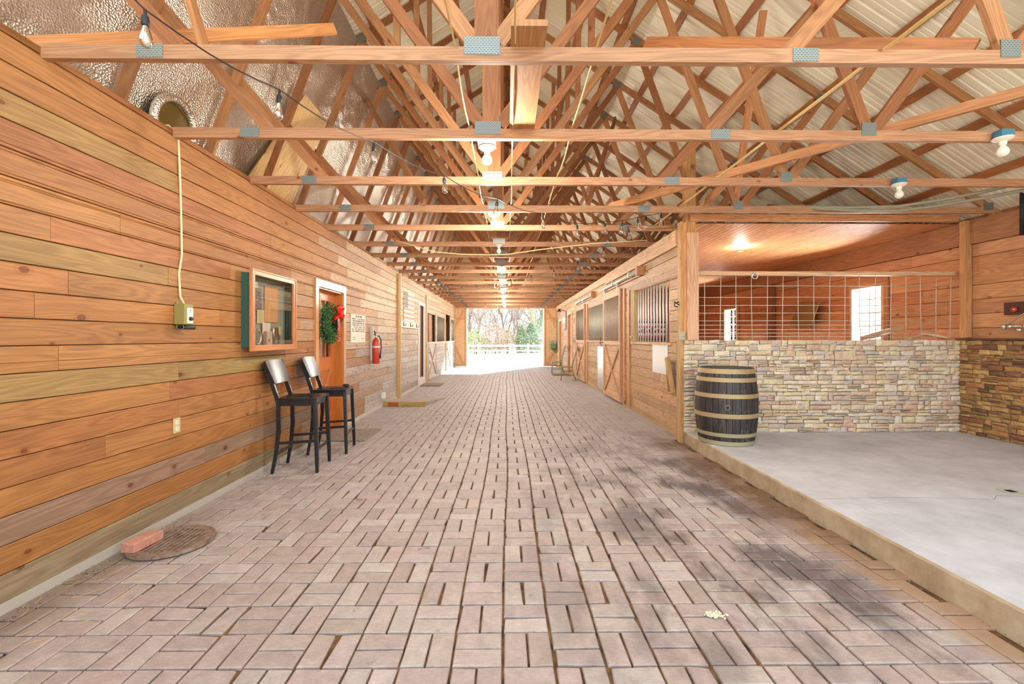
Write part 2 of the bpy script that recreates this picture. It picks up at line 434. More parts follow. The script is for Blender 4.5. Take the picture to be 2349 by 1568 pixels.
# --- right aisle wall (stalls)
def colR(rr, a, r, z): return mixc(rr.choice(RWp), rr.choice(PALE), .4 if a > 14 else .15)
B1 = (YR(1536), YR(1452), 1.335, 2.28); DR1 = (YR(1427), YR(1390), .02, 2.42)
B2 = (YR(1387), YR(1349), 1.335, 2.28); DR2 = (YR(1344), YR(1325), .02, 2.42)
O1 = (YR(1312), YR(1303), 0, 2.3); O2 = (YR(1289.5), YR(1283), 0, 2.15); WG = (YR(1279), YR(1275), 1.05, 2.25)
RHs = [B1, DR1, B2, DR2, O1, O2, WG]
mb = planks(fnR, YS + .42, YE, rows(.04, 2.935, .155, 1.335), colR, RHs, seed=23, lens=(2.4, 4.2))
backing(mb, XR + .023, XR + .09, YS + .42, YE, .04, 2.93, [h for h in RHs], H('#b98555'))
struct(mb, 'wall_right', M['wood'])
mb = MB(); mb.box(XR - .015, XR + .09, YS + .45, YE, -.02, .045, H('#b39670')); struct(mb, 'baseboard_right', M['matte'])

# --- outer wall of the wash bay and the stall room behind it
W1 = (at_x(2027, HZ, XO).y, at_x(1955, HZ, XO).y, 1.15, 2.27); W2 = (at_x(1692, HZ, XO).y, at_x(1663, HZ, XO).y, 1.15, 2.2)
def colO(rr, a, r, z): return rr.choice(ORW) if a > 6 else mixc(rr.choice(ORW), H('#cf9a6c'), .5)
mb = planks(fnO, 1.0, 15.0, rows(0, 2.62, .185, .05), colO, [W1, W2], seed=31, lens=(2.4, 4.8))
backing(mb, XO + .023, XO + .09, 1.0, 22.5, 0, 2.9, [W1, W2], H('#8a5a30'))
struct(mb, 'wall_outer', M['wood'])
mb = MB(); mb.beam((XO - .022, 1.0, 2.77), (XO - .022, 15, 2.77), .04, .30, c=H('#a5714a')); tag(mb.build('trim_1', M['wood']), kind='structure')
mb = planks(lambda a, z, o: (a, 15.0 - o, z), XR + .1, XO, rows(0, 2.93, .185), lambda rr, a, r, z: rr.choice(ORW), seed=37)
mb.box(XR + .1, XO, 15.03, 15.08, 0, 2.93, bk); struct(mb, 'wall_stall_back', M['wood'])
mb = MB(); mb.box(XR + .1, XO, 22.4, 22.5, 0, 2.93, H('#a5714a')); mb.box(XR + .1, XO, 15.1, 15.2, 0, 2.93, H('#a5714a')); struct(mb, 'wall_room_back', M['wood'])
# windows of the outer wall
for n, W in ((1, W1), (2, W2)):
    fr = MB(); y0, y1, z0, z1 = W
    for a, b in (((y0, z0), (y1, z0)), ((y0, z1), (y1, z1))): fr.beam((XO + .03, a[0] - .04, a[1]), (XO + .03, b[0] + .04, b[1]), .126, .052, c=H('#c99b73'))
    for y in (y0, y1): fr.beam((XO + .03, y, z0), (XO + .03, y, z1), .12, .05, up=(0, 1, 0), c=H('#d8b593'))
    fr.beam((XO - .02, y0 - .07, z0), (XO - .02, y0 - .07, z1 + .025), .02, .09, up=(0, 1, 0), c=H('#b98058')); fr.beam((XO - .02, y1 + .07, z0), (XO - .02, y1 + .07, z1 + .025), .02, .09, up=(0, 1, 0), c=H('#b98058'))
    fr.beam((XO - .02, y0 - .1, z1 + .07), (XO - .02, y1 + .1, z1 + .07), .02, .09, c=H('#b98058'))
    wo = struct(fr, 'window_%d' % n, M['wood'])
    mu = MB(); ym = (y0 + y1) / 2; mu.beam((XO + .05, ym, z0), (XO + .05, ym, z1), .03, .02, up=(0, 1, 0), c=H('#d9d5cc'))
    for k in range(1, 5):
        z = z0 + (z1 - z0) * k / 5; mu.beam((XO + .05, y0, z), (XO + .05, y1, z), .03, .018, c=H('#d9d5cc'))
    mu.build('muntins', M['paint'], wo)
    gl = MB(); gl.face([(XO + .055, y0, z0), (XO + .055, y1, z0), (XO + .055, y1, z1), (XO + .055, y0, z1)]); gl.build('pane', M['glass'], wo)

# --- bead-board ceiling over the stall room
mb = MB(); x = XR + .02
while x < XO - .02:
    yy = YS + .05
    c = jit(H('#d99c66'), .05); ru, rv = R.uniform(0, 30), R.uniform(0, 30)
    x1 = min(x + .085, XO)
    pr = [(x + .001, 2.938), (x + .004, 2.93), (x1 - .004, 2.93), (x1 - .001, 2.938)]
    for i in range(3):
        (xa, za), (xb, zb) = pr[i], pr[i + 1]
        mb.face([(xa, yy, za), (xb, yy, zb), (xb, 22.4, zb), (xa, 22.4, za)], [(ru, rv + xa), (ru, rv + xb), (ru + 16, rv + xb), (ru + 16, rv + xa)], c)
    x = x1
mb.face([(XR, YS + .05, 2.9385), (XR, 22.4, 2.9385), (XO, 22.4, 2.9385), (XO, YS + .05, 2.9385)], None, H('#6b3d1c'))
struct(mb, 'ceiling_stall', M['wood'])
mb = MB(); mb.beam((XR - .02, YS - .02, 2.985), (XO - .08, YS - .02, 2.985), .04, .09, c=H('#d1925f')); tag(mb.build('trim_2', M['wood']), kind='structure')
mb = MB(); r = .045; mb.lathe([(0, 0), (r, 0), (r, -.006), (r + .012, -.006)], 20, tuple(at_z(1698, 576, 2.928)), H('#b9b0a5')); tag(mb.build('recessed_light', M['paint']), 'small round recessed light in the board ceiling over the stall room', 'light')

ld = bpy.data.lights.new('recessed_fill', 'POINT'); ld.energy = 14; ld.color = (1, .93, .82); ld.shadow_soft_size = .06; lo = bpy.data.objects.new('recessed_fill_light', ld); COL.objects.link(lo); q_ = at_z(1698, 576, 2.86); lo.location = q_  # added fill light below the unlit recessed fixture, brightens the stall room
for W in (W1, W2):
    ld = bpy.data.lights.new('window_fill', 'AREA'); ld.shape = 'RECTANGLE'; ld.size = W[1] - W[0] + .2; ld.size_y = W[3] - W[2] + .2; ld.energy = 230; ld.color = (.95, .97, 1)  # added fill lamp outside each window to brighten the stall room
    lo = bpy.data.objects.new('window_fill', ld); COL.objects.link(lo); lo.location = (XO + .35, (W[0] + W[1]) / 2, (W[2] + W[3]) / 2); lo.rotation_euler = (math.pi / 2, 0, math.pi / 2)
# --- left stalls interior, outer wall, rooms
mb = planks(lambda a, z, o: (-6.0 + o, a, z), 13.8, YE, rows(0, 2.93, .185), lambda rr, a, r, z: rr.choice(ORW), seed=41)
for y in (13.9, 18.4): mb.box(-6, XL - .12, y, y + .05, 0, 2.9, H('#c58550'))
mb.box(-6, XL - .12, YE - .02, YE + .04, 0, 2.9, H('#c58550'))
mb.box(-6.1, -6.02, .3, YE, 0, 2.9, H('#a06d42'))
mb.face([(-6, 13.9, 2.93), (XL - .1, 13.9, 2.93), (XL - .1, YE, 2.93), (-6, YE, 2.93)], None, H('#c98a55'))
struct(mb, 'wall_stall_left', M['wood'])
mb = MB(); mb.box(-6.0, XL - .12, 7.6, 7.65, 0, 2.9, H('#c9a57e')); mb.box(-6.0, XL - .12, 3.6, 3.65, 0, 2.9, H('#b98a5e')); mb.box(-6.0, XL - .12, .35, .4, 0, 2.9, H('#c9a57e'))
mb.face([(-6, .3, 2.97), (XL - .1, .3, 2.97), (XL - .1, 13.9, 2.97), (-6, 13.9, 2.97)], None, H('#b7a483'))
struct(mb, 'wall_room_left', M['wood'])

# ------------------------------------------------------------------ floor of basket-weave pavers
mb = MB(); MX = .2215; MY = .2275; xs0 = -.017
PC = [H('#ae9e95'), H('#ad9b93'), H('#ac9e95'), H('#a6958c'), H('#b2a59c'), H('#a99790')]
PFAR_LIT = [H('#b6b1b2'), H('#b0abae')]  # paler bluish light of the far floor, put into the paver colour
y_near = 2.173 - 9 * MY
rp = random.Random(3)
def drift(x, y): return .035 * noise.noise(Vector((x * .35, y * .30, 0))) * min(1, max(0, y - 1.5))
def paver(x0, x1, y0, y1):
    g = .0052; ins = .005
    cx, cy = (x0 + x1) / 2, (y0 + y1) / 2
    if cx < XL - .05 or cx > 2.36 + (cy > YS + .3) * .05: return
    c = jit(mixc(rp.choice(PC), rp.choice(PFAR_LIT), max(0, min(.85, (cy - 3) / 10))), .06, rp)
    dx = drift(cx, cy); dz = rp.uniform(-.0015, .0015) - .002; an = rp.uniform(-.012, .012); j = lambda: rp.uniform(-.0018, .0018)
    cs = [(x0 + g, y0 + g), (x1 - g, y0 + g), (x1 - g, y1 - g), (x0 + g, y1 - g)]
    ca, sa = math.cos(an), math.sin(an); q = []
    for (x, y), sx, sy in zip(cs, (1, -1, -1, 1), (1, 1, -1, -1)):
        x += j(); y += j()
        if rp.random() < .06: x += sx * rp.uniform(.004, .012); y += sy * rp.uniform(.004, .012)
        xr = cx + (x - cx) * ca - (y - cy) * sa + dx; yr = cy + (x - cx) * sa + (y - cy) * ca
        q.append((xr, yr, sx, sy))
    n = len(mb.v)
    tilt = [rp.uniform(-.0015, .0015) for _ in range(4)]
    for (x, y, sx, sy), tz in zip(q, tilt): mb.v.append((x + sx * ins, y + sy * ins, dz + tz))
    for (x, y, sx, sy), tz in zip(q, tilt): mb.v.append((x, y, dz - .005))
    for (x, y, sx, sy), tz in zip(q, tilt): mb.v.append((x, y, -.03))
    mb.idx((n, n + 1, n + 2, n + 3), None, c)
    for i in range(4):
        k = (i + 1) % 4
        mb.idx((n + 4 + i, n + 4 + k, n + k, n + i), None, c); mb.idx((n + 8 + i, n + 8 + k, n + 4 + k, n + 4 + i), None, c)
nx = int(6.2 / MX)
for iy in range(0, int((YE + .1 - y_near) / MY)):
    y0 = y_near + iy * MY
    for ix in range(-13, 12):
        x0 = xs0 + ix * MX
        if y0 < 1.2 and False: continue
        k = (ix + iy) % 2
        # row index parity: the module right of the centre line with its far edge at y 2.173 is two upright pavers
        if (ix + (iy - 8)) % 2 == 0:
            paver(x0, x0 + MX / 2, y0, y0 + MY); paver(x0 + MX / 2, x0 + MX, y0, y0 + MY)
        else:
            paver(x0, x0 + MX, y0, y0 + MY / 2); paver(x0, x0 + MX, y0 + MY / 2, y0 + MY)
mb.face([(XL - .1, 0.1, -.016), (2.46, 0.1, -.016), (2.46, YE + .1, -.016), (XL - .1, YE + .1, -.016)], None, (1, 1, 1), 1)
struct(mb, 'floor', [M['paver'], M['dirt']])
mb = MB(); mb.box(-6.1, XL - .1, .3, YE, -.1, 0, H('#a08a70')); mb.box(XR + .1, XO, YS + .35, YE, -.1, .0, H('#8d6a48')); struct(mb, 'floor_stalls', M['matte'])

# --- concrete wash-bay slab with its kerb edge
mb = MB(); n = 60; SX = 2.365
def kx(y): return SX + .006 * noise.noise(Vector((0, y * 6, 1)))
ys = [.1 + (YS + .35 - .1) * i / n for i in range(n + 1)]
for i in range(n):
    a, b = ys[i], ys[i + 1]
    mb.face([(kx(a) + .012, a, .15), (XO + .05, a, .15), (XO + .05, b, .15), (kx(b) + .012, b, .15)], None, (1, 1, 1), 0)
    mb.face([(kx(a), a, .137), (kx(a) + .012, a, .15), (kx(b) + .012, b, .15), (kx(b), b, .137)], None, (1, 1, 1), 1)
    mb.face([(kx(a), a, -.05), (kx(a), a, .137), (kx(b), b, .137), (kx(b), b, -.05)], None, (1, 1, 1), 1)
mb.face([(SX, .1, -.05), (XO + .05, .1, -.05), (XO + .05, .1, .15), (SX, .1, .15)], None, (1, 1, 1), 1)
# hairline crack following the slab
cr = [at_z(1790, 1146, .1507), at_z(1880, 1144, .1507), at_z(1960, 1142, .1507), at_z(2060, 1140, .1507), at_z(2180, 1142, .1507), at_z(2278, 1145, .1507), at_z(2286, 1136, .1507), at_z(2349, 1138, .1507), at_z(2500, 1140, .1507)]
for a, b in zip(cr[:-1], cr[1:]):
    for k in range(8):
        p = a.lerp(b, k / 8); q = a.lerp(b, (k + 1) / 8); o1 = .006 * noise.noise(p * 9); o2 = .006 * noise.noise(q * 9)
        mb.face([(p.x, p.y + o1 - .0015, p.z), (q.x, q.y + o2 - .0015, q.z), (q.x, q.y + o2 + .0015, q.z), (p.x, p.y + o1 + .0015, p.z)], None, (1, 1, 1), 2)
M['crack'] = mat('crack_brown', H('#4a3d33'), .9)  # dark brown colour of the hairline crack
struct(mb, 'floor_wash_bay', [M['slab'], M['kerb'], M['crack']])
dp = at_z(2318, 1126, .152); mb = MB(); mb.lathe([(0, 0), (.035, 0), (.05, .002), (.075, .002), (.085, 0)], 24, tuple(dp), H('#8b8985'))
dr = thing('floor_drain', 'small round metal drain in the pale concrete wash bay slab', 'drain', tuple(dp)); mb.build('rim', M['galv'], dr)
mb = MB()
for k in range(-2, 3): mb.box(dp.x - .03, dp.x + .03, dp.y + k * .012 - .002, dp.y + k * .012 + .002, dp.z, dp.z + .004, H('#222'+'222'))
mb.build('grate', M['paint'], dr)

# ------------------------------------------------------------------ ledge-stone walls
SC1 = [H('#e4d3b4'), H('#e8d9bc'), H('#dfc6a2'), H('#dcc0a6'), H('#cdb8a6'), H('#e3cfa8'), H('#e0d0b6'), H('#d8b99c'), H('#e8dac4'), H('#cfc0b2')]
SC2 = [H('#b98e58'), H('#c49a62'), H('#a67b4c'), H('#946648'), H('#c7a46c'), H('#9c7a4e'), H('#b58452'), H('#7e5a40')]
def stones(fn, a0, a1, z0, z1, pal, seed, hr=(.05, .095), wr=(.08, .22)):
    mb = MB(); rr = random.Random(seed)
    mb.face([fn(a0, z0, -.03), fn(a1, z0, -.03), fn(a1, z1 - .005, -.03), fn(a0, z1 - .005, -.03)], None, H('#b3a68c'))
    def stone(s0, s1, q0, q1):
        c = jit(rr.choice(pal), .08, rr); g = rr.uniform(.002, .005); J = lambda k=.006: rr.uniform(-k, k)
        out = rr.uniform(-.004, .016)
        P = [(s0 + g + J(.003), q0 + g + J()), (s1 - g + J(.006), q0 + g + J()), (s1 - g + J(.008), q1 - g + J()), (s0 + g + J(.003), q1 - g + J())]
        nx_, nz_ = max(2, int((s1 - s0) / .045)), 3
        n = len(mb.v)
        for iz in range(nz_ + 1):
            for ix in range(nx_ + 1):
                u, v = ix / nx_, iz / nz_
                a = (P[0][0] * (1 - u) + P[1][0] * u) * (1 - v) + (P[3][0] * (1 - u) + P[2][0] * u) * v
                z = (P[0][1] * (1 - u) + P[1][1] * u) * (1 - v) + (P[3][1] * (1 - u) + P[2][1] * u) * v
                edge = ix in (0, nx_) or iz in (0, nz_)
                o = out + (rr.uniform(-.016, -.007) if edge else rr.uniform(-.004, .005))
                if edge: a += rr.uniform(-.002, .002); z += rr.uniform(-.002, .002)
                mb.v.append(tuple(fn(a, min(z, z1), o)))
        for iz in range(nz_):
            for ix in range(nx_):
                i = n + iz * (nx_ + 1) + ix; mb.idx((i, i + 1, i + nx_ + 2, i + nx_ + 1), None, c)
        ring = [n + i for i in range(nx_ + 1)] + [n + iz * (nx_ + 1) + nx_ for iz in range(1, nz_ + 1)] + [n + nz_ * (nx_ + 1) + i for i in range(nx_ - 1, -1, -1)] + [n + iz * (nx_ + 1) for iz in range(nz_ - 1, 0, -1)]
        b0 = len(mb.v)
        ref = [Vector(mb.v[i]) for i in ring]; back = Vector(fn(0, 0, -.035)) - Vector(fn(0, 0, 0))
        for p in ref: mb.v.append(tuple(p + back * (1 + out / .035)))
        m_ = len(ring)
        for i in range(m_): k = (i + 1) % m_; mb.idx((ring[i], b0 + i, b0 + k, ring[k]), None, tuple(x * .85 for x in c))
    # band the height; inside a band stones are single, stacked in two or three, or set upright
    z = z0
    while z < z1 - .01:
        h = rr.uniform(.085, .135)
        if z1 - z - h < .06: h = z1 - z
        a = a0
        while a < a1 - .01:
            w_ = rr.uniform(.18, .46)
            if a1 - a - w_ < .08: w_ = a1 - a
            t_ = rr.random(); m1 = z + h * rr.uniform(.4, .6)
            if t_ < .90:
                for q0, q1 in ((z, m1), (m1, z + h)):
                    b = a; 
                    while b < a + w_ - .01:
                        ww = rr.uniform(*wr)
                        if a + w_ - b - ww < .07: ww = a + w_ - b
                        if rr.random() < .1: 
                            mm = (q0 + q1) / 2; stone(b, b + ww, q0, mm); stone(b, b + ww, mm, q1)
                        else: stone(b, b + ww, q0, q1)
                        b += ww
            elif t_ < .94:
                uw = rr.uniform(.05, .08); stone(a, a + uw, z, z + h); stone(a + uw, a + w_, z, m1); stone(a + uw, a + w_, m1, z + h)
            else:
                b = a
                while b < a + w_ - .01:
                    ww = rr.uniform(.10, .2)
                    if a + w_ - b - ww < .06: ww = a + w_ - b
                    stone(b, b + ww, z, z + h); b += ww
            a += w_
        z += h
    return mb
ST = 1.375
mb = stones(lambda a, z, o: (a, YS - o, z), SX - .02, XO + .02, .15, ST, SC1, 5)
mb.box(SX - .015, XO + .02, YS + .035, YS + .30, 0, ST - .012, H('#a8977a'))
struct(mb, 'wall_stone_front', M['stone'])
mb = stones(lambda a, z, o: (XO - .045 - o, a, z), 1.0, YS + .0, .15, ST, SC2, 9)
struct(mb, 'wall_stone_side', M['stone'])
mb = MB(); mb.beam((XO - .05, 1.0, ST + .012), (XO - .05, YS, ST + .012), .09, .022, c=H('#5e3d26')); tag(mb.build('trim_3', M['wood']), kind='structure')

# posts around the opening
def post(name, x0, x1, y0, y1, z0, z1, c, lab): 
    mb = MB(); mb.box(x0, x1, y0, y1, z0, z1, c); return tag(mb.build(name, M['wood'], bevel=.004), lab, 'post')
post('corner_post', SX + .01, SX + .14, YS + .02, YS + .15, ST, 3.9, H('#c8945a'), 'upright timber post rising past the trusses at the corner of the wash bay')
mb = MB(); mb.box(SX + .01, SX + .16, YS - .03, YS - .002, ST, 2.79, H('#e0b088')); mb.box(SX - .06, SX - .022, YS + .03, YS + .14, .0, 2.95, H('#c79a5e')); mb.box(SX - .022, SX + .008, YS + .0, YS + .07, ST, 2.93, H('#d8a06a'))
tr4 = mb.build('trim_4', M['wood']); tag(tr4, kind='structure')
post('wall_post', XO - .10, XO - .01, YS - .14, YS - .06, ST + .03, 2.93, H('#c8935c'), 'timber post on the stone ledge where the wash bay meets the outer wall')
post('stall_post', XO - .12, XO - .02, 10.2, 10.34, 0, 2.6, H('#95592e'), 'dark timber post on the outer wall between the two small windows')
post('stall_corner_post', XO - .28, XO - .14, 14.8, 14.94, 0, 2.9, H('#7a4626'), 'dark timber post in the far corner of the stall room')

# ------------------------------------------------------------------ livestock wire panel over the stone wall
wp = thing('wire_panel', 'galvanised wire grid panel standing on the pale stone wall', 'wire panel', (SX + .2, YS + .06, ST))
xa, xb = SX + .02, XO - .12
mb = MB(); 
Yw = YS + .06
colpx = [1616, 1652, 1688, 1724, 1760, 1795, 1831, 1867, 1902.5, 1938, 1972, 2008, 2043, 2078, 2112, 2147, 2180]
rowpx = [656, 682, 700.5, 718, 735.6, 745.6, 756, 764, 772]
for i, px in enumerate(colpx):
    x = at_y(px, HZ, Yw).x; d = .008 * math.sin(i * 1.7)
    mb.tube([(x - d, Yw, ST - .01), (x + d * .3, Yw + .004, 1.8), (x + d, Yw, 2.27)], .0042, 6, H('#c9c4b4'))
for py in rowpx:
    z = at_y(1500, py, Yw).z; mb.tube([(xa, Yw - .006, z), (4.0, Yw - .006, z + .004), (xb - (.2 if py > 740 else 0), Yw - .006, z)], .0042, 6, H('#c9c4b4'))
mb.build('wire_grid', M['paint'], wp, smooth=True)
mb = MB(); z0 = at_y(1800, 631, Yw - .05).z; z1 = at_y(1800, 622, Yw - .05).z; mb.box(xa, xb + .06, Yw - .05, Yw + .03, z0, z1, H('#e2b78c')); mb.build('top_rail', M['wood'], wp, bevel=.003)
mb = MB(); p = at_y(1729, 628, Yw - .06)
mb.tube([(p.x - .02, p.y, p.z + .02), (p.x + .01, p.y, p.z + .025), (p.x + .02, p.y, p.z)], .008, 6); pts = [(p.x + .005 + .035 * math.cos(a), p.y - .01, p.z - .03 + .035 * math.sin(a)) for a in [k * math.pi / 8 for k in range(17)]]
mb.tube(pts, .006, 6); tag(mb.build('tie_ring', M['metal'], smooth=True), 'steel tie ring hanging from the rail above the wire grid', 'ring')
# offcuts lying on top of the stone wall behind the wire
oc = [((4.85, 6.18, 1.395), (5.45, 6.22, 1.56), .035, .05, H('#cfa57c'), 'long tan offcut propped up on the others behind the wire grid'),
      ((5.0, 6.24, 1.40), (5.3, 6.2, 1.47), .09, .02, H('#d4b08a'), 'short flat board offcut tilted behind the wire grid under the window'),
      ((5.5, 6.2, 1.39), (5.85, 6.24, 1.47), .08, .025, H('#d8bb8d'), 'pale board offcut leaning behind the wire grid near the corner'),
      ((5.72, 6.2, 1.46), (6.0, 6.16, 1.405), .07, .03, H('#dcc29a'), 'pale wedge offcut sloping down beside the corner post')]
for a, b, w_, h_, c, lab in oc:
    mb = MB(); mb.beam(a, b, w_, h_, c=c); tag(mb.build('board_offcut', M['wood']), lab, 'offcut', 'wood scraps on the stone wall')
# feed panel hung on the outer wall inside the stall room
mb = MB(); pa = [at_x(1836, 693, XO - .05), at_x(1880, 693, XO - .16), at_x(1862, 745, XO - .16), at_x(1812, 745, XO - .05)]
d_ = Vector((-.015, 0, 0))
mb.face(pa, None, H('#8a6a3a')); mb.face([p + d_ for p in pa], None, H('#8a6a3a'))
for i in range(4): k = (i + 1) % 4; mb.face([pa[i], pa[k], pa[k] + d_, pa[i] + d_], None, H('#c9a066'))
tag(mb.build('hanging_board', M['paint']), 'olive brown board hanging askew on the outer wall inside the stall', 'board')

# small electrical box on the corner
p = at_y(1563, 770, YS - .04); jb = thing('light_switch', 'grey metal switch box with yellow button on the corner above the stone wall', 'switch', (p.x, YS - .031, p.z - .045))
mb = MB(); mb.box(p.x - .033, p.x + .033, YS - .075, YS - .031, p.z - .055, p.z + .06, H('#a9a598')); mb.build('box', M['paint'], jb, bevel=.003)
mb = MB(); mb.lathe([(0, -.014), (.012, -.012), (.017, -.004), (.017, 0)], 16, (p.x + .005, YS - .0755, p.z + .005), H('#dcb64c'), axis='y'); tag(mb.build('button', M['paint'], jb, smooth=True), 'yellow button')

# tap on the side wall
p = at_x(2335, 748, XO - .12); tp = thing('water_tap', 'chrome twin water tap mounted above the ledge on the side wall', 'tap', (XO - .02, p.y, p.z))
mb = MB(); mb.tube([(XO - .02, p.y + .08, p.z), (XO - .15, p.y + .08, p.z)], .018, 10); mb.tube([(XO - .02, p.y - .08, p.z), (XO - .15, p.y - .08, p.z)], .018, 10); mb.tube([(XO - .12, p.y + .14, p.z), (XO - .12, p.y - .14, p.z)], .016, 10)
mb.tube([(XO - .12, p.y + .15, p.z - .03), (XO - .12, p.y + .15, p.z + .03)], .024, 12); mb.build('body', M['metal'], tp, smooth=True)
mb = MB(); mb.tube([(XO - .13, p.y + .1, p.z + .02), (XO - .08, p.y - .13, p.z + .22), (XO - .02, p.y - .2, p.z + .24)], .008, 8); mb.build('brace_rod', M['metal'], tp, smooth=True)
mb = MB(); mb.lathe([(.0, -.03), (.02, -.03), (.024, 0), (.0, .006)], 14, (XO - .13, p.y - .02, p.z - .03)); mb.build('spout', M['metal'], tp, smooth=True)
pa, pb = at_x(2304, 694, XO - .03), at_x(2349, 720, XO - .03)
hx = thing('hydrant_box', 'dark brown wooden plate with a small red valve handle on the side wall', 'plate', (XO - .02, pb.y, pb.z))
mb = MB(); mb.box(XO - .04, XO - .002, pb.y - .15, pa.y, pb.z, pa.z, H('#4b2a22')); mb.build('plate', M['paint'], hx, bevel=.004)
mb = MB(); q = at_x(2325, 709, XO - .06); pr = []
for k in range(33):
    a = k * math.pi / 16; r_ = .026 + .004 * math.cos(5 * a); pr.append((XO - .06, q.y + r_ * math.cos(a), q.z + r_ * math.sin(a)))
mb.tube(pr, .006, 6, H('#d8321f')); mb.tube([(XO - .06, q.y - .02, q.z), (XO - .06, q.y + .02, q.z)], .005, 6, H('#d8321f')); mb.tube([(XO - .06, q.y, q.z - .02), (XO - .06, q.y, q.z + .02)], .005, 6, H('#d8321f')); mb.tube([(XO - .04, q.y, q.z), (XO - .065, q.y, q.z)], .01, 8, H('#d9d2c4'))
tag(mb.build('valve_handle', M['paint'], hx, smooth=True), 'red round handle')

# ------------------------------------------------------------------ roof: metal deck, purlins, trusses
RX, RZ, SL = -.12, 6.93, .655        # ridge of the top-chord underside
def rz(x): return RZ - SL * abs(x - RX)
EAV = 6.75
mb = MB(); y = .4; prof = []
while y < YE + .6:
    prof += [(y, 0), (y + .040, 0), (y + .044, .006), (y + .054, .006), (y + .058, 0), (y + .098, 0), (y + .102, .006), (y + .112, .006), (y + .116, 0), (y + .155, 0), (y + .168, .030), (y + .190, .030), (y + .203, 0)]; y += .2286
prof.append((y, 0))
off = .09 * math.sqrt(1 + SL * SL) + .062
for sgn in (-1, 1):
    n = len(mb.v)
    for yy, d in prof:
        for xx in (RX, RX + sgn * EAV): mb.v.append((xx, yy, rz(xx) + off + d))
    for i in range(len(prof) - 1):
        a = n + 2 * i; mb.idx((a, a + 1, a + 3, a + 2))
struct(mb, 'ceiling', M['roof'])
# translucent-bright gap is real: deck stops just above the outer wall
OrdN = ['first', 'second', 'third', 'fourth', 'fifth', 'sixth', 'seventh', 'eighth', 'ninth', 'tenth', 'eleventh', 'twelfth', 'thirteenth', 'fourteenth', 'fifteenth', 'sixteenth', 'seventeenth', 'eighteenth', 'nineteenth', 'twentieth', 'twenty first']
nrm = Vector((SL, 0, 1)).normalized()
for sgn, side in ((1, 'right'), (-1, 'left')):
    for i in range(12):
        x = RX + sgn * (.12 + .56 * i)
        if abs(x) > 6.5: continue
        up = Vector((sgn * SL, 0, 1)); zc = rz(x) + .09 * math.sqrt(1 + SL * SL) + .02 * 1.2
        mb = MB(); ysx = [.5, 4.6, 9.1, 13.7, 18.2, YE + .4]
        for a, b in zip(ysx[:-1], ysx[1:]): mb.beam((x, a, zc), (x, b, zc), .088, .04, up=up, c=jit(H('#b07243'), .12))
        tag(mb.build('purlin', M['rafter']), OrdN[i] + ' rough purlin down from the ridge on the ' + side + ' roof slope', 'purlin', 'purlins under the metal roof')

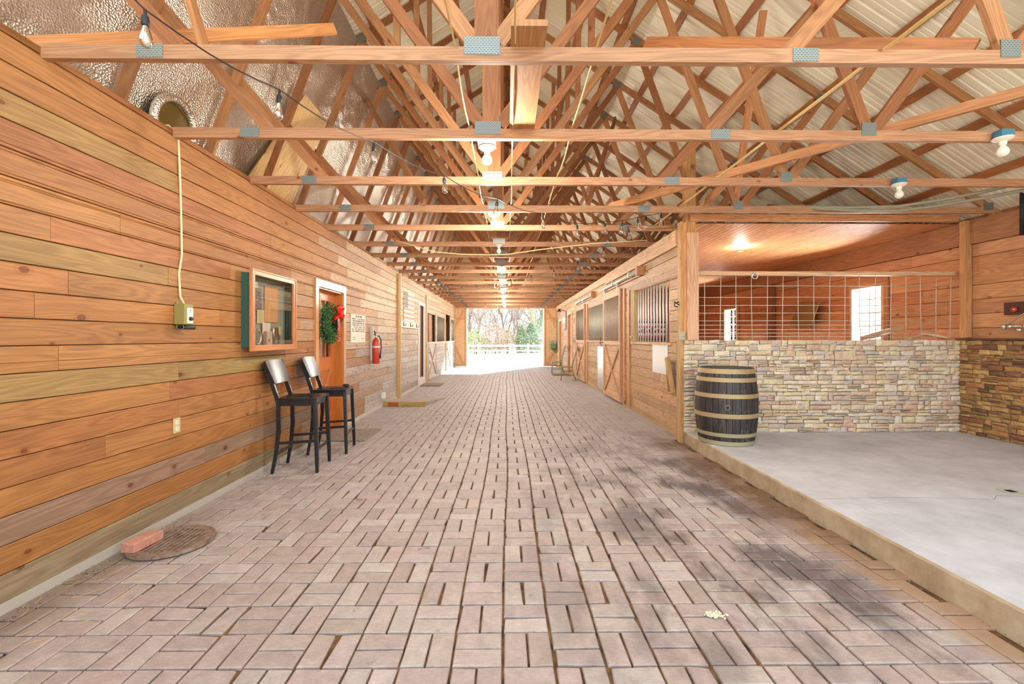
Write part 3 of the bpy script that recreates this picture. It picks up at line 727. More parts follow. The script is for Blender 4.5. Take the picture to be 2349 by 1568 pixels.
# truss
JX = 1.97; JL, JR = RX - JX, RX + JX; BX = 2.95; BL, BR = RX - BX, RX + BX
def uvplate(mb, cx, cz, w, h, y, ang=0, th=.002):
    ca, sa = math.cos(ang), math.sin(ang)
    P = [(cx + ca * u - sa * v, y, cz + sa * u + ca * v) for u, v in ((-w / 2, -h / 2), (w / 2, -h / 2), (w / 2, h / 2), (-w / 2, h / 2))]
    U = [(0, 0), (w, 0), (w, h), (0, h)]
    mb.face(P, U); Q = [(p[0], y + .044, p[2]) for p in P]; mb.face([Q[1], Q[0], Q[3], Q[2]], U)
    for i in range(4):
        k = (i + 1) % 4; mb.face([P[i], P[k], (P[k][0], y + th, P[k][2]), (P[i][0], y + th, P[i][2])], [(0, 0)] * 4)
CT = .078
def make_truss(seed, first=None):
    global R
    rs = R; R = random.Random(seed); Y = 0.0
    t_ = thing('roof_truss', 'x', 'truss', (0, 0, CZ), 'roof trusses along the aisle')
    def P(name, a, b, w_=.038, h_=.089, y=0.0, tint=None):
        mb = MB(); c = jit(tint or R.choice(TRW), .08, R)
        mb.beam((a[0], y, a[1] - CZ), (b[0], y, b[1] - CZ), w_, h_, up=(0, 0, 1) if abs(b[0] - a[0]) > .05 else (1, 0, 0), c=c)
        return mb.build(name, M['rafter'], t_, local=True)
    dY = 0.0
    mb = MB(); mb.beam((-6.15, 0, CT / 2), (6.0, 0, CT / 2), .042, CT, c=jit(H('#b98760'), .06, R)); mb.build('bottom_chord', M['rafter'], t_, local=True)
    k = .0445 * math.sqrt(1 + SL * SL)
    P('top_chord', (RX, RZ + k), (RX - 6.45, rz(RX - 6.45) + k)); P('top_chord', (RX, RZ + k), (RX + 6.45, rz(RX + 6.45) + k))
    P('king_post', (RX, CZ + CT), (RX, RZ - .02), .04, .125)
    for s in (-1, 1):
        J = RX + s * JX; B = RX + s * BX; zt = rz(J) + .0
        P('web', (RX + s * .07, CZ + CT + .03), (J, zt), y=.001)
        P('web', (J, zt), (B, CZ + CT - .01), y=.001)
        if s > 0:
            xo = B + 1.02; P('web', (B + .04, CZ + CT - .01), (xo, rz(xo)), y=.001)
        P('web', (RX + s * 1.0, rz(RX + s * 1.0)), (RX + s * .98, CZ + CT + 1.28), .038, .064, y=.004)
        P('brace', (RX + s * 1.72, CZ + CT), (RX + s * 3.3, rz(RX + s * 3.3) + .04), .038, .089, y=.040)
    def plate(cx, cz, w_, h_, ang=0, y=-.0245):
        mb = MB(); uvplate(mb, cx, cz - CZ, w_, h_, y, ang); mb.build('gusset_plate', M['plate'], t_, local=True)
    plate(RX - .02, CZ + CT + .005, .20, .10)
    plate(JL, rz(JL) + .02, .12, .10, math.atan(SL)); plate(JR, rz(JR) + .02, .12, .10, -math.atan(SL))
    plate(BR, CZ + CT + .01, .115, .10); plate(BL, CZ + CT + .01, .115, .10)
    plate(1.67, CZ + CT - .035, .145, .075); plate(-1.97, CZ + CT - .035, .145, .075)
    plate(5.93, CZ + CT + .005, .12, .09)
    plate(RX + 3.97, rz(RX + 3.97) + .02, .11, .08, -math.atan(SL))
    R = rs
    return t_
TY = [2.55, 3.54, 4.59, 5.57, 6.53, 7.66, 8.71, 9.75, 10.80, 11.87, 12.97, 14.07, 15.17, 16.27, 17.37, 18.45, 19.5, 20.5, 21.5, 22.3]
protos = [make_truss(s) for s in (101, 202, 303)]
trs = []
for i, y in enumerate(TY):
    p = protos[i] if i < 3 else copy_tree(protos[i % 3])
    p.location = (R.uniform(-.01, .01) if i else 0, y, CZ)
    p['label'] = OrdN[i] + ' pine roof truss back from the open near end of the barn' if i else 'nearest pine roof truss, its bottom chord crossing under the loose wide board'
    trs.append(p)

# foil-faced insulation behind the webs over the left wall
mb = MB(); ya = [.5 + .33 * i for i in range(67)]
P0 = (JL - .02, 5.66); P1 = (BL - .06, CZ + .06); n = len(mb.v); NV = 9
for yy in ya:
    ph = (yy - 2.55) / 1.02
    for k in range(NV + 1):
        t_ = k / NV; x = P0[0] * (1 - t_) + P1[0] * t_; z = P0[1] * (1 - t_) + P1[1] * t_
        b = -.035 - .05 * abs(math.sin(math.pi * ph)) * math.sin(math.pi * t_) + .03 * noise.noise(Vector((yy * 1.7, t_ * 3, 2)))
        mb.v.append((x + b * .94, yy, z + b * -.3))
for i in range(len(ya) - 1):
    for k in range(NV):
        a = n + i * (NV + 1) + k; s_ = 2.8 / NV
        mb.idx((a, a + 1, a + NV + 2, a + NV + 1), [(ya[i], k * s_), (ya[i], (k + 1) * s_), (ya[i + 1], (k + 1) * s_), (ya[i + 1], k * s_)])
fo = mb.build('foil_insulation', M['foil'], smooth=True); tag(fo, 'crinkled silver foil insulation sloping up behind the trusses above the plank wall', 'insulation')
# plywood patch
mb = MB(); q0 = Vector((P0[0], 0, P0[1])); q1 = Vector((P1[0], 0, P1[1]))
def fp(t_, y, o=.02): p = q0.lerp(q1, t_); return (p.x + o, y, p.z)
mb.face([fp(.45, 5.75, .03), fp(1.0, 5.2, .03), fp(1.0, 6.35, .03), fp(.45, 6.45, .03)], [(0, 0), (1.3, 0), (1.3, 1), (0, 1)], H('#e3be85'))
mb.face([fp(.45, 5.75, .018), fp(1.0, 5.2, .018), fp(1.0, 6.35, .018), fp(.45, 6.45, .018)], [(0, 0), (1.3, 0), (1.3, 1), (0, 1)], H('#e3be85'))
tag(mb.build('plywood_sheet', M['wood']), 'pale plywood sheet covering part of the foil insulation', 'plywood')
# duct mouth through the foil
dc = Vector((-2.97, 4.1, 3.3)); mb = MB(); pts = [(dc.x + .03 * math.sin(a), dc.y + .24 * math.cos(a), dc.z + .22 * math.sin(a)) for a in [k * math.pi / 12 for k in range(25)]]
du = thing('duct_collar', 'round duct opening taped into the foil above the wall top', 'duct', tuple(dc)); mb.tube(pts, .035, 8, cap=False); mb.build('collar', M['foil'], du, smooth=True)
mb = MB(); k = [(dc.x - .01, dc.y + .22 * math.cos(a), dc.z + .2 * math.sin(a)) for a in [k * math.pi / 12 for k in range(24)]]; mb.face(k, None, H('#6a5420')); tag(mb.build('mouth', M['paint'], du), 'brown duct mouth')
# ledge behind the wall top with yellow batt edge
mb = MB(); mb.box(BL - .08, XL - .03, .4, 13.8, 2.955, 2.985, H('#a8935a')); struct(mb, 'trim_5', M['matte'])

# loose boards and diagonal braces
def brace(a, b, w_, h_, lab, c=None, up=(0, 0, 1), name='brace_board'):
    mb = MB(); mb.beam(a, b, w_, h_, up=up, c=c or jit(R.choice(TRW), .06)); return tag(mb.build(name, M['rafter']), lab, 'board')
T0 = CZ + CT
brace((.115, 2.36, T0 + .018), (.115, 3.62, T0 + .018), .19, .034, 'wide loose board lying across the two nearest truss chords', H('#b98352'), name='loose_board')
brace((2.72, 2.62, T0 + .06), (1.33, 4.35, 4.22), .038, .11, 'sloping brace board ending at the nearest truss plate above the wash bay', H('#b57544'))
brace((-2.80, 2.70, 3.12), (-1.55, 4.1, 4.17), .038, .085, 'sloping brace board in front of the foil insulation', H('#cb8a50'))
brace((1.25, 5.75, T0 + .03), (4.6, 3.0, T0 + .35), .038, .085, 'long diagonal brace lying low over the wash bay trusses', H('#c78955'))
brace((2.82, 5.62, T0), (2.82, 4.98, 5.0), .038, .075, 'steep thin brace rising from the fourth truss to the roof', H('#c48454'), up=(1, 0, 0))
brace((-2.0, 3.05, 3.28), (-2.52, 3.2, 4.8), .038, .085, 'steep cut brace hanging in front of the foil near the second truss', H('#cf925c'), up=(0, 1, 0))
brace((-1.0, 5.5, T0 + .02), (-2.3, 7.5, 5.3), .038, .085, 'brace rising from the fourth truss toward the foil', up=(0, 0, 1))
brace((1.0, 5.7, T0 + .02), (2.0, 8.4, 5.45), .038, .085, 'brace rising past the fifth truss on the wash bay side')
brace((-.5, 9.0, T0 + .02), (-1.9, 11.6, 5.5), .038, .085, 'brace rising past the ninth truss over the aisle')
brace((.5, 9.0, T0 + .02), (1.9, 11.6, 5.5), .038, .085, 'paired brace rising beyond the eighth truss on the stall side')
brace((SX + .02, 4.9, T0 + .10), (SX + .16, YS + .05, T0 + .04), .06, .07, 'short block nailed beside the top of the corner post', H('#d29560'), name='block')
for i, (x, y) in enumerate(((-1.53, 2.55), (1.36, 2.56))):
    mb = MB(); mb.box(x - .05, x + .06, y - .02, y + .03, T0, T0 + .014, H('#9c6a3e')); tag(mb.build('wood_shim', M['rafter']), ('small flat wood shim on the nearest chord by the foil side', 'small flat wood shim on the nearest chord by the wash bay side')[i], 'shim')
# cables lying along the chords
def sag(x, ys_, z, s, dx=.0, seed=0):
    rr = random.Random(seed); pts = []
    for a, b in zip(ys_[:-1], ys_[1:]):
        sg = s * rr.uniform(.3, 1.2); ddx = rr.uniform(-dx, dx)
        for k in range(8):
            t_ = k / 8; pts.append((x + ddx * math.sin(math.pi * t_), a + (b - a) * t_, z - sg * math.sin(math.pi * t_)))
    pts.append((x, ys_[-1], z)); return pts
YC = H('#d9b878')
for x, lab, n_ in ((.50, 'yellow cable lying over the truss chords beside the centre toward the wash bay', 14), (-.29, 'thin yellow cable running along the chords on the foil side of the king posts', 14), (.045, 'yellow cable draped along the chords close to the king posts', 14), (2.13, 'thick pale yellow cable running above the wash bay along the chords', 5)):
    mb = MB(); mb.tube(sag(x, [1.2] + TY[:n_], T0 + .008, .035 if x < 2 else .01, .01, int(x * 100)), .006 if x < 2 else .011, 6, YC); tag(mb.build('cable', M['paint'], smooth=True), lab, 'cable', 'cables along the trusses')
mb = MB(); c_ = [at_y(1240, 572, 7.4), at_y(1165, 583, 7.5), at_y(1120, 584, 7.5), at_y(1060, 583, 7.5), at_y(1000, 578, 7.45)]; c_ = [Vector((2.2, 7.2, 2.95)), Vector((1.4, 7.35, 2.93))] + c_ + [Vector((-1.8, 7.4, 2.98))]
mb.tube(c_, .009, 6, H('#e6cf9a')); tag(mb.build('cable', M['paint'], smooth=True), 'cream cable swagged across the aisle under the sixth truss', 'cable', 'cables along the trusses')
for k, (dz, lab) in enumerate(((0, 'lower grey conduit curving over the wash bay'), (.06, 'upper grey conduit curving over the wash bay'))):
    mb = MB(); pts = [at_y(1760, 470, 5.9), at_y(1880, 478 - k * 3, 5.5), at_y(1960, 482 - k * 6, 5.4), at_y(2060, 483 - k * 10, 5.3), at_y(2150, 472 - k * 12, 5.1), at_y(2250, 455 - k * 14, 4.9), at_y(2349, 436 - k * 18, 4.7), at_y(2430, 415 - k * 20, 4.6)]
    mb.tube(pts, .018, 8, H('#8d8a72')); tag(mb.build('conduit', M['paint'], smooth=True), lab, 'conduit', 'grey conduits over the wash bay')
mb = MB(); a = at_x(2344, 460, XO - .05); mb.tube([(a.x, a.y, a.z + .3), (a.x, a.y, 2.6)], .02, 10); tag(mb.build('iron_pipe', M['darkmetal'], smooth=True), 'short dark iron pipe hanging down the side wall near the roof', 'pipe')

# gable end wall and header above the far opening
mb = MB(); OXa, OXb, OZ = at_y(1070, HZ, YE).x, at_y(1247, HZ, YE).x, at_y(1160, 707, YE).z
c = H('#d6b48b'); g_ = YE + .05
zr = lambda x: rz(x) + off - .02
mb.face([(-6.4, g_, 2.9), (6.4, g_, 2.9), (6.4, g_, zr(6.4)), (RX, g_, zr(RX)), (-6.4, g_, zr(-6.4))], [(0, 0), (13, 0), (13, 1), (6, 4), (0, 1)], c)
mb.face([(-6.4, g_ + .1, 2.9), (6.4, g_ + .1, 2.9), (6.4, g_ + .1, zr(6.4)), (RX, g_ + .1, zr(RX)), (-6.4, g_ + .1, zr(-6.4))], [(0, 0), (13, 0), (13, 1), (6, 4), (0, 1)], c)
mb.box(-6.4, 6.4, YE, g_ + .1, OZ, 2.93, H('#d99b68')); mb.box(-6.4, XL - .02, YE + .04, g_ + .1, 0, OZ, c); mb.box(XR + .02, 6.4, YE + .04, g_ + .1, 0, OZ, c)
mb.box(XL - .02, OXa + .0, YE + .06, g_ + .1, 0, OZ, H('#c9c4ba')); mb.box(OXb, XR + .02, YE + .06, g_ + .1, 0, OZ, H('#c9c4ba'))
struct(mb, 'wall_far', M['wood'])
mb = MB(); mb.box(OXa - .02, OXa + .03, YE - .02, YE + .16, 0, OZ, H('#e9e9e4')); mb.box(OXb - .03, OXb + .02, YE - .02, YE + .16, 0, OZ, H('#e9e9e4')); struct(mb, 'trim_6', M['paint'])
for s, x0, x1 in ((-1, XL, OXa - .02), (1, OXb + .02, XR)):
    d = thing('barn_door', 'particle board barn door panel with diagonal timber braces at the far end, ' + ('beside the left stalls' if s < 0 else 'beside the green window'), 'door', ((x0 + x1) / 2, YE - .03, 0))
    mb = MB(); mb.box(x0, x1, YE - .03, YE - .015, .02, OZ, (1, 1, 1)); mb.build('panel', M['osb'], d)
    xi = x1 if s < 0 else x0; xw = x0 if s < 0 else x1; dd = -s
    mb = MB(); mb.box(xi - .045 * (1 if s < 0 else 0) , xi + .045 * (0 if s < 0 else 1), YE - .07, YE - .03, .02, OZ, H('#d9a06c')); mb.build('stile', M['wood'], d)
    mb = MB(); mb.box(x0, x1, YE - .07, YE - .031, .02, .11, H('#dca672')); mb.build('bottom_rail', M['wood'], d)
    mb = MB(); mb.beam((xi - dd * .09, YE - .05, .12), (xw, YE - .05, 1.0), .038, .09, c=H('#dca672')); mb.build('brace', M['wood'], d)
    mb = MB(); mb.beam((xi - dd * .09, YE - .05, OZ - .1), (xw, YE - .05, OZ - .95), .038, .09, c=H('#dca672')); mb.build('brace', M['wood'], d)
    mb = MB(); mb.box(x0, x1, YE - .068, YE - .031, OZ - .55, OZ - .46, H('#dca672')); mb.build('rail', M['wood'], d)

# ------------------------------------------------------------------ doors on the left wall
def casing(mb, fn, y0, y1, z1, w_, c, out=.02, z0=0.0):
    for a, b in ((y0 - w_, y0), (y1, y1 + w_)):
        q = fn(a, 0, 0); mb.box(fn(0, 0, out)[0], fn(0, 0, -.02)[0], a, b, z0, z1, c)
    mb.box(fn(0, 0, out + .002)[0], fn(0, 0, -.02)[0], y0 - w_, y1 + w_, z1, z1 + w_, c)
OD = H('#c7713a')
y0, y1, _, zt = D1
d1 = MB(); casing(d1, fnL, y0, y1, zt, .10, H('#cd905f'), .025)
d1.box(XL - .16, XL - .0, y1 - .02, y1, .04, zt, H('#c97a34')); d1.box(XL - .16, XL, y0, y0 + .02, .04, zt, H('#c97a34')); d1.box(XL - .16, XL, y0, y1, zt - .02, zt, H('#c97a34')); d1.box(XL - .16, XL + .03, y0, y1, 0, .04, H('#9a8c78'))
d1o = struct(d1, 'door_1', M['gloss_wood'])
xs_ = XL - .135; a0, a1 = y0 + .022, y1 - .022
def dbox(mb, a, b, z0, z1, c=OD, x0=xs_ - .02, x1=xs_ + .02): mb.box(x0, x1, a, b, z0, z1, c)
WY0, WY1, WZ0, WZ1 = a0 + .14, a1 - .14, 1.12, 1.95
sl = MB()
dbox(sl, a0, WY0, .05, zt - .02); dbox(sl, WY1, a1, .05, zt - .02); dbox(sl, WY0, WY1, WZ1, zt - .02); dbox(sl, WY0, WY1, .92, WZ0); dbox(sl, WY0, WY1, .05, .22)
dbox(sl, WY0, WY1, .22, .92, H('#c07040'), xs_ - .015, xs_ + .004); sl.build('door_slab', M['gloss_wood'], d1o)
sl = MB(); sl.beam((xs_ + .012, WY0, .22), (xs_ + .012, WY1, .92), .02, .06, c=H('#cf8446')); sl.beam((xs_ + .012, WY0, .92), (xs_ + .012, WY1, .22), .02, .06, c=H('#cf8446')); sl.build('cross_brace', M['gloss_wood'], d1o)
sl = MB()
for k in (1, 2):
    yy = WY0 + (WY1 - WY0) * k / 3; sl.box(xs_ - .015, xs_ + .02, yy - .02, yy + .02, WZ0, WZ1, H('#b8683a'))
sl.build('muntin', M['gloss_wood'], d1o)
sl = MB(); sl.face([(xs_, WY0, WZ0), (xs_, WY1, WZ0), (xs_, WY1, WZ1), (xs_, WY0, WZ1)]); sl.build('pane', M['glass'], d1o)
sl = MB(); sl.box(xs_ - .10, xs_ - .08, WY0 - .1, WY1 + .1, WZ0 - .1, WZ1 + .1, H('#c9b494')); tag(sl.build('curtain', M['matte'], d1o), 'beige lace curtain behind the door panes')

# door 2, white framed with a brown screen
y0, y1, _, zt = D2
d2 = MB(); casing(d2, fnL, y0, y1, zt, .09, H('#e8e2da'), .03); d2.box(XL - .12, XL + .03, y0, y1, 0, .22, H('#e0dcd6')); d2o = struct(d2, 'door_2', M['paint'])
sl = MB(); sl.box(XL - .10, XL - .07, y0, y1, .22, zt, H('#8f5c34')); sl.build('door_slab', M['gloss_wood'], d2o)
sl = MB(); sl.box(XL - .065, XL - .02, y0, y0 + .28, .22, zt - .0, H('#dcd6cf')); sl.build('jamb', M['paint'], d2o)
sl = MB(); sl.box(XL - .066, XL - .045, y0 + .55, y0 + .62, .22, zt, H('#b9805a')); sl.build('stile', M['gloss_wood'], d2o)

# stall fronts on the left
def xdoor(name, fn, y0, y1, z0, z1, lab, c, out=.03, w_=.07, latch=True, cross=True):
    x0 = fn(0, 0, out)[0]; xm = fn(0, 0, out + .03)[0]
    d = thing(name, lab, 'stall door', (x0, (y0 + y1) / 2, z0))
    mb = planks(lambda a, z, o: (x0 + (fn(0, 0, 1)[0] - fn(0, 0, 0)[0]) * o, a, z), y0, y1, rows(z0, z1, .15), lambda rr, a, r, z: c, th=.02, lens=(5, 6), seed=int(y0 * 10)); mb.build('door_boards', M['wood'], d)
    fr = MB(); xs2 = sorted((x0, xm))
    fr.box(xs2[0], xs2[1], y0, y1, z0, z0 + w_, mixc(c, (1, 1, 1), .08)); fr.box(xs2[0], xs2[1], y0, y1, z1 - w_, z1, mixc(c, (1, 1, 1), .08))
    fr.box(xs2[0], xs2[1], y0, y0 + w_, z0 + w_, z1 - w_, c); fr.box(xs2[0], xs2[1], y1 - w_, y1, z0 + w_, z1 - w_, c); fr.build('door_frame', M['wood'], d)
    if cross:
        xc = (x0 + xm) / 2
        for za, zb in ((z0 + w_, z1 - w_), (z1 - w_, z0 + w_)):
            dx_ = .003 if za < zb else 0; mb = MB(); mb.beam((xc + dx_, y0 + w_, za), (xc + dx_, y1 - w_, zb), .03, w_ * .8, up=(1, 0, 0) if False else (0, 0, 1), c=mixc(c, H('#8f6a48'), .25)); mb.build('cross_brace', M['wood'], d)
    if latch:
        mb = MB(); mb.beam((xm, y0 + .02, z1 - .35), (xm, y0 + .2, z1 - .35), .02, .03); mb.tube([(xm, y0 + .06, z1 - .6), (fn(0, 0, out + .06)[0], y0 + .06, z1 - .62), (xm, y0 + .06, z1 - .7)], .008, 6); mb.build('latch', M['darkmetal'], d)
    return d
xdoor('stall_door', fnL, SA[0], SA[1], .06, 1.27, 'lower half stall door with crossed braces beyond the white framed door', H('#d5cbc0'))
xdoor('stall_door', fnL, SC[0], SC[1], .06, 1.27, 'last half stall door before the far opening on the plank wall side', H('#e0d8cc'))
def bars(name, fn, h, n_, lab, mt, r=.012, out=-.03):
    y0, y1, z0, z1 = h; t_ = thing(name, lab, 'stall bars', (fn(0, 0, out)[0], (y0 + y1) / 2, z0))
    x = fn(0, 0, out)[0]
    for i in range(n_):
        yy = y0 + (y1 - y0) * (i + .5) / n_
        mb = MB(); mb.tube([(x, yy, z0), (x, yy, z1)], r, 8, jit((1, 1, 1), .1)); mb.build('bar', mt, t_, smooth=True)
    mb = MB(); mb.beam((x, y0, z0 - .005), (x, y1, z0 - .005), .05, .01, c=H('#c39a6f')); mb.build('sill', M['wood'], t_)
    return t_
bars('stall_bars', fnL, SB, 12, 'row of pale steel bars in the first left stall window past the crossed half door', M['bar_steel'])
bars('stall_bars', fnL, SD, 9, 'row of pale steel bars in the last stall window by the far opening', M['bar_steel'])
mb = MB()
for yy in (SA[0] - .06, SA[1] + .06, SC[0] - .03, SC[1] + .06): mb.box(XL, XL + .022, yy - .045, yy + .045, .05, 2.4 if yy > 17 else 2.3, H('#d9c4a8'))
mb.box(XL, XL + .024, SA[0] - .1, SD[1] + .1, 1.2, 1.275, H('#e0cdb2'))
mb.box(XL - .1, XL - .05, SA[0] + .6, SA[1] - .4, 1.27, 2.2, H('#a8713f'))
struct(mb, 'trim_7', M['wood'])
mb = MB(); yy = YL(911.5); mb.box(XL + .0, XL + .05, yy - .09, yy + .07, .0, 2.9, H('#cfa56d')); mb.box(XL + .05, XL + .07, yy + .0, yy + .07, .0, 2.9, H('#dcbc8d'))
yy = YL(976); mb.box(XL + .0, XL + .05, yy - .06, yy + .06, .0, 2.75, H('#d9bc92')); struct(mb, 'trim_8', M['wood'])

# ------------------------------------------------------------------ stall fronts on the right
bars('stall_bars', fnR, B1, 13, 'thirteen galvanised bars in the nearest stall window beside the corner post', M['galv'], .014)
bars('stall_bars', fnR, B2, 16, 'close galvanised bars between the two sliding stall doors', M['bar_steel'], .014)
def slide_door(h, lab, n_):
    y0, y1 = h[0] - .05, h[1] + .05; z0, zt = .05, 2.45
    d = xdoor('sliding_stall_door', fnR, y0, y1, z0, 1.335, lab, H('#d9ae86'), out=.035, w_=.09, latch=False)
    xo = XR - .05
    fr = MB(); c = H('#d6a67c')
    fr.box(xo - .02, xo + .02, y0, y0 + .09, 1.336, zt - .14, c); fr.box(xo - .02, xo + .02, y1 - .09, y1, 1.336, zt - .14, c); fr.box(xo - .02, xo + .02, y0, y1, zt - .14, zt, c)
    fr.build('upper_frame', M['wood'], d)
    for i in range(n_):
        yy = y0 + .1 + (y1 - y0 - .2) * (i + .5) / n_; mb = MB(); mb.tube([(xo, yy, 1.335), (xo, yy, zt - .13)], .012, 8); mb.build('bar', M['bar_steel'], d, smooth=True)
    for yy in (y0 + .2, y1 - .2):
        mb = MB(); mb.box(xo - .03, xo - .022, yy - .02, yy + .02, zt - .05, zt + .13); mb.tube([(xo - .045, yy, zt + .1), (xo - .01, yy, zt + .1)], .03, 12); mb.build('hanger', M['galv'], d)
    mb = MB(); mb.tube([(xo - .03, y1 - .02, 1.30), (xo - .07, y1 + .06, 1.28), (xo - .06, y1 + .14, 1.31)], .009, 6); mb.tube([(xo - .04, y1 + .0, 1.22), (xo - .07, y1 + .1, 1.26), (xo - .05, y1 + .1, 1.42)], .007, 6); mb.build('latch', M['darkmetal'], d, smooth=True)
    # track above
    tk = thing('door_track', 'round galvanised sliding track above the ' + lab.split(' sliding')[0] + ' sliding stall door', 'track', (XR - .07, y0, 2.6))
    ty0, ty1 = y0 - 1.35, y1 + .05
    mb = MB(); mb.tube([(XR - .075, ty0, 2.595), (XR - .075, ty1, 2.595)], .036, 12); mb.build('rail', M['galv'], tk, smooth=True)
    mb = MB(); mb.box(XR - .04, XR - .0, ty0 - .12, ty1, 2.52, 2.66, H('#c7946a')); mb.build('backing_board', M['wood'], tk)
    mb = MB(); mb.box(XR - .13, XR - .0, ty0 - .14, ty0 - .03, 2.52, 2.68, H('#c58f63')); mb.build('end_block', M['wood'], tk)
    for yy in (ty0 + .5, (ty0 + ty1) / 2 + .3): 
        mb = MB(); mb.box(XR - .125, XR - .03, yy - .015, yy + .015, 2.55, 2.655); mb.build('bracket', M['galv'], tk)
slide_door(DR1, 'nearer sliding stall door with crossed braces and upper bars', 10)
slide_door(DR2, 'farther sliding stall door with crossed braces and upper bars', 9)
mb = MB()
for yy, w_, z1 in ((YR(1433), .07, 2.42), (YR(1444), .06, 2.35), (YR(1347), .10, 2.42), (YR(1321), .07, 2.5)):
    mb.box(XR - .03, XR, yy - w_, yy + w_, .04, z1, H('#cf9a6b'))
mb.box(XR - .028, XR, B1[0] - .1, B1[1] + .1, 1.29, 1.335, H('#ddb68c')); mb.box(XR - .028, XR, B2[0] - .1, B2[1] + .1, 1.29, 1.335, H('#ddb68c'))
mb.box(XR - .05, XR, YR(1460), YR(1452), 1.335, 2.3, H('#a58d55'))
mb.box(XR - .05, XR - .0, YS + .4, YR(1392), 2.70, 2.93, H('#dbb388')); mb.box(XR - .03, XR - .0, YR(1392), YE, 2.76, 2.935, H('#dcb78e'))
struct(mb, 'trim_9', M['wood'])
# steel kick sheets
a, b = at_x(1493, 784, XR - .03), at_x(1528, 856, XR - .03)
mb = MB(); mb.box(XR - .008, XR - .003, b.y, a.y, .84, a.z - .02); tag(mb.build('steel_sheet', M['metal']), 'polished steel sheet screwed to the nearest stall front below the bars', 'sheet', None)
a, b = YR(1387), YR(1371)
mb = MB(); mb.box(XR - .01, XR - .003, a, b, .08, 1.18); tag(mb.build('steel_sheet', M['metal']), 'tall polished steel sheet between the two sliding stall doors', 'sheet')
p = at_x(1368, 812, XR - .03); tg = thing('towel_rail', 'small white metal holder beside the tall steel sheet', 'holder', (XR - .03, p.y, p.z - .1))
mb = MB(); mb.tube([(XR, p.y, p.z + .12), (XR - .05, p.y, p.z + .12), (XR - .05, p.y, p.z - .12), (XR, p.y, p.z - .12)], .008, 8, H('#efefea')); mb.build('frame', M['paint'], tg, smooth=True)
# scraps hung on the corner, red reflector on the bars
for dy, tilt, c, lab in ((0, .05, H('#c09a5e'), 'weathered short plank hanging low on the corner beside the stone wall'), (.16, .0, H('#8d6238'), 'darker short plank tucked behind the weathered one at the corner')):
    mb = MB(); mb.beam((XR - .07 + dy * .1, YS + .45 + dy, .62), (XR - .12 + dy * .3, YS + .52 + dy + tilt, 1.12), .11, .03, up=(1, 0, 0), c=c); tag(mb.build('short_plank', M['wood']), lab, 'plank', 'short planks at the corner')
p = at_x(1451, 773, XR - .03); rf = thing('warning_light', 'small red and white lamp fixed low on the nearest stall bars', 'lamp', (XR - .04, p.y, p.z))
mb = MB(); mb.lathe([(0, .03), (.03, .028), (.035, 0), (.035, -.02), (0, -.02)], 16, (XR - .045, p.y + .03, p.z), H('#e8d9b0'), axis='y'); mb.build('housing', M['paint'], rf, smooth=True)
mb = MB(); mb.lathe([(0, .03), (.022, .026), (.035, .0)], 16, (XR - .045, p.y + .055, p.z), H('#e02815'), axis='y'); tag(mb.build('lens', M['paint'], rf, smooth=True), 'red lens')
p = at_x(1546, 702, XR - .1); mb = MB(); mb.tube([(SX - .07, YS + .06, p.z + .04), (SX - .13, YS + .05, p.z + .02), (SX - .13, YS + .05, p.z - .02), (SX - .09, YS + .05, p.z - .03)], .008, 6); mb.tube([(SX - .07, YS + .06, p.z), (SX - .15, YS + .02, p.z + .04)], .007, 6)
tag(mb.build('wall_hook', M['darkmetal'], smooth=True), 'small dark iron hook on the corner trim near the switch box', 'hook')
# horse banner on the stall back wall
xa_, xb_ = at_y(1433, HZ, 14.97).x, at_y(1528, HZ, 14.97).x; za, zb = at_y(1480, 780, 14.97).z, at_y(1480, 737, 14.97).z
bn = thing('horse_banner', 'red and white striped banner with dark horse shapes on the stall back wall', 'banner', ((xa_ + xb_) / 2, 14.96, za))
mb = MB(); mb.box(xa_, xb_, 14.955, 14.965, za, zb, H('#1c1733')); mb.build('border', M['matte'], bn)
mb = MB(); hh = (zb - za - .14) / 6
for k in range(6): mb.box(xa_ + .05, xb_ - .05, 14.945, 14.954, za + .08 + k * hh, za + .08 + (k + 1) * hh, H('#b5303f') if k % 2 == 0 else H('#e6e2dc'))
mb.build('stripes', M['matte'], bn)
mb = MB()
for k in range(9): mb.lathe([(0, 0), (.012, 0)], 5, (xa_ + .12 + k * (xb_ - xa_ - .24) / 8, 14.944, zb - .12), H('#2a3550'), axis='y')
mb.build('stars', M['matte'], bn)
mb = MB()
for k in range(4):
    x0 = xa_ + .22 + k * .26; z0 = za + .28
    S = [(0, .0), (.03, -.09), (.05, -.09), (.05, .0), (.12, .01), (.15, -.09), (.17, -.08), (.16, .04), (.2, .12), (.24, .1), (.22, .15), (.17, .16), (.13, .09), (.03, .08), (-.03, .02)]
    mb.face([(x0 + u, 14.943, z0 + v) for u, v in S], None, H('#1a1414'))
tag(mb.build('horses', M['matte'], bn), 'dark running horse silhouettes')

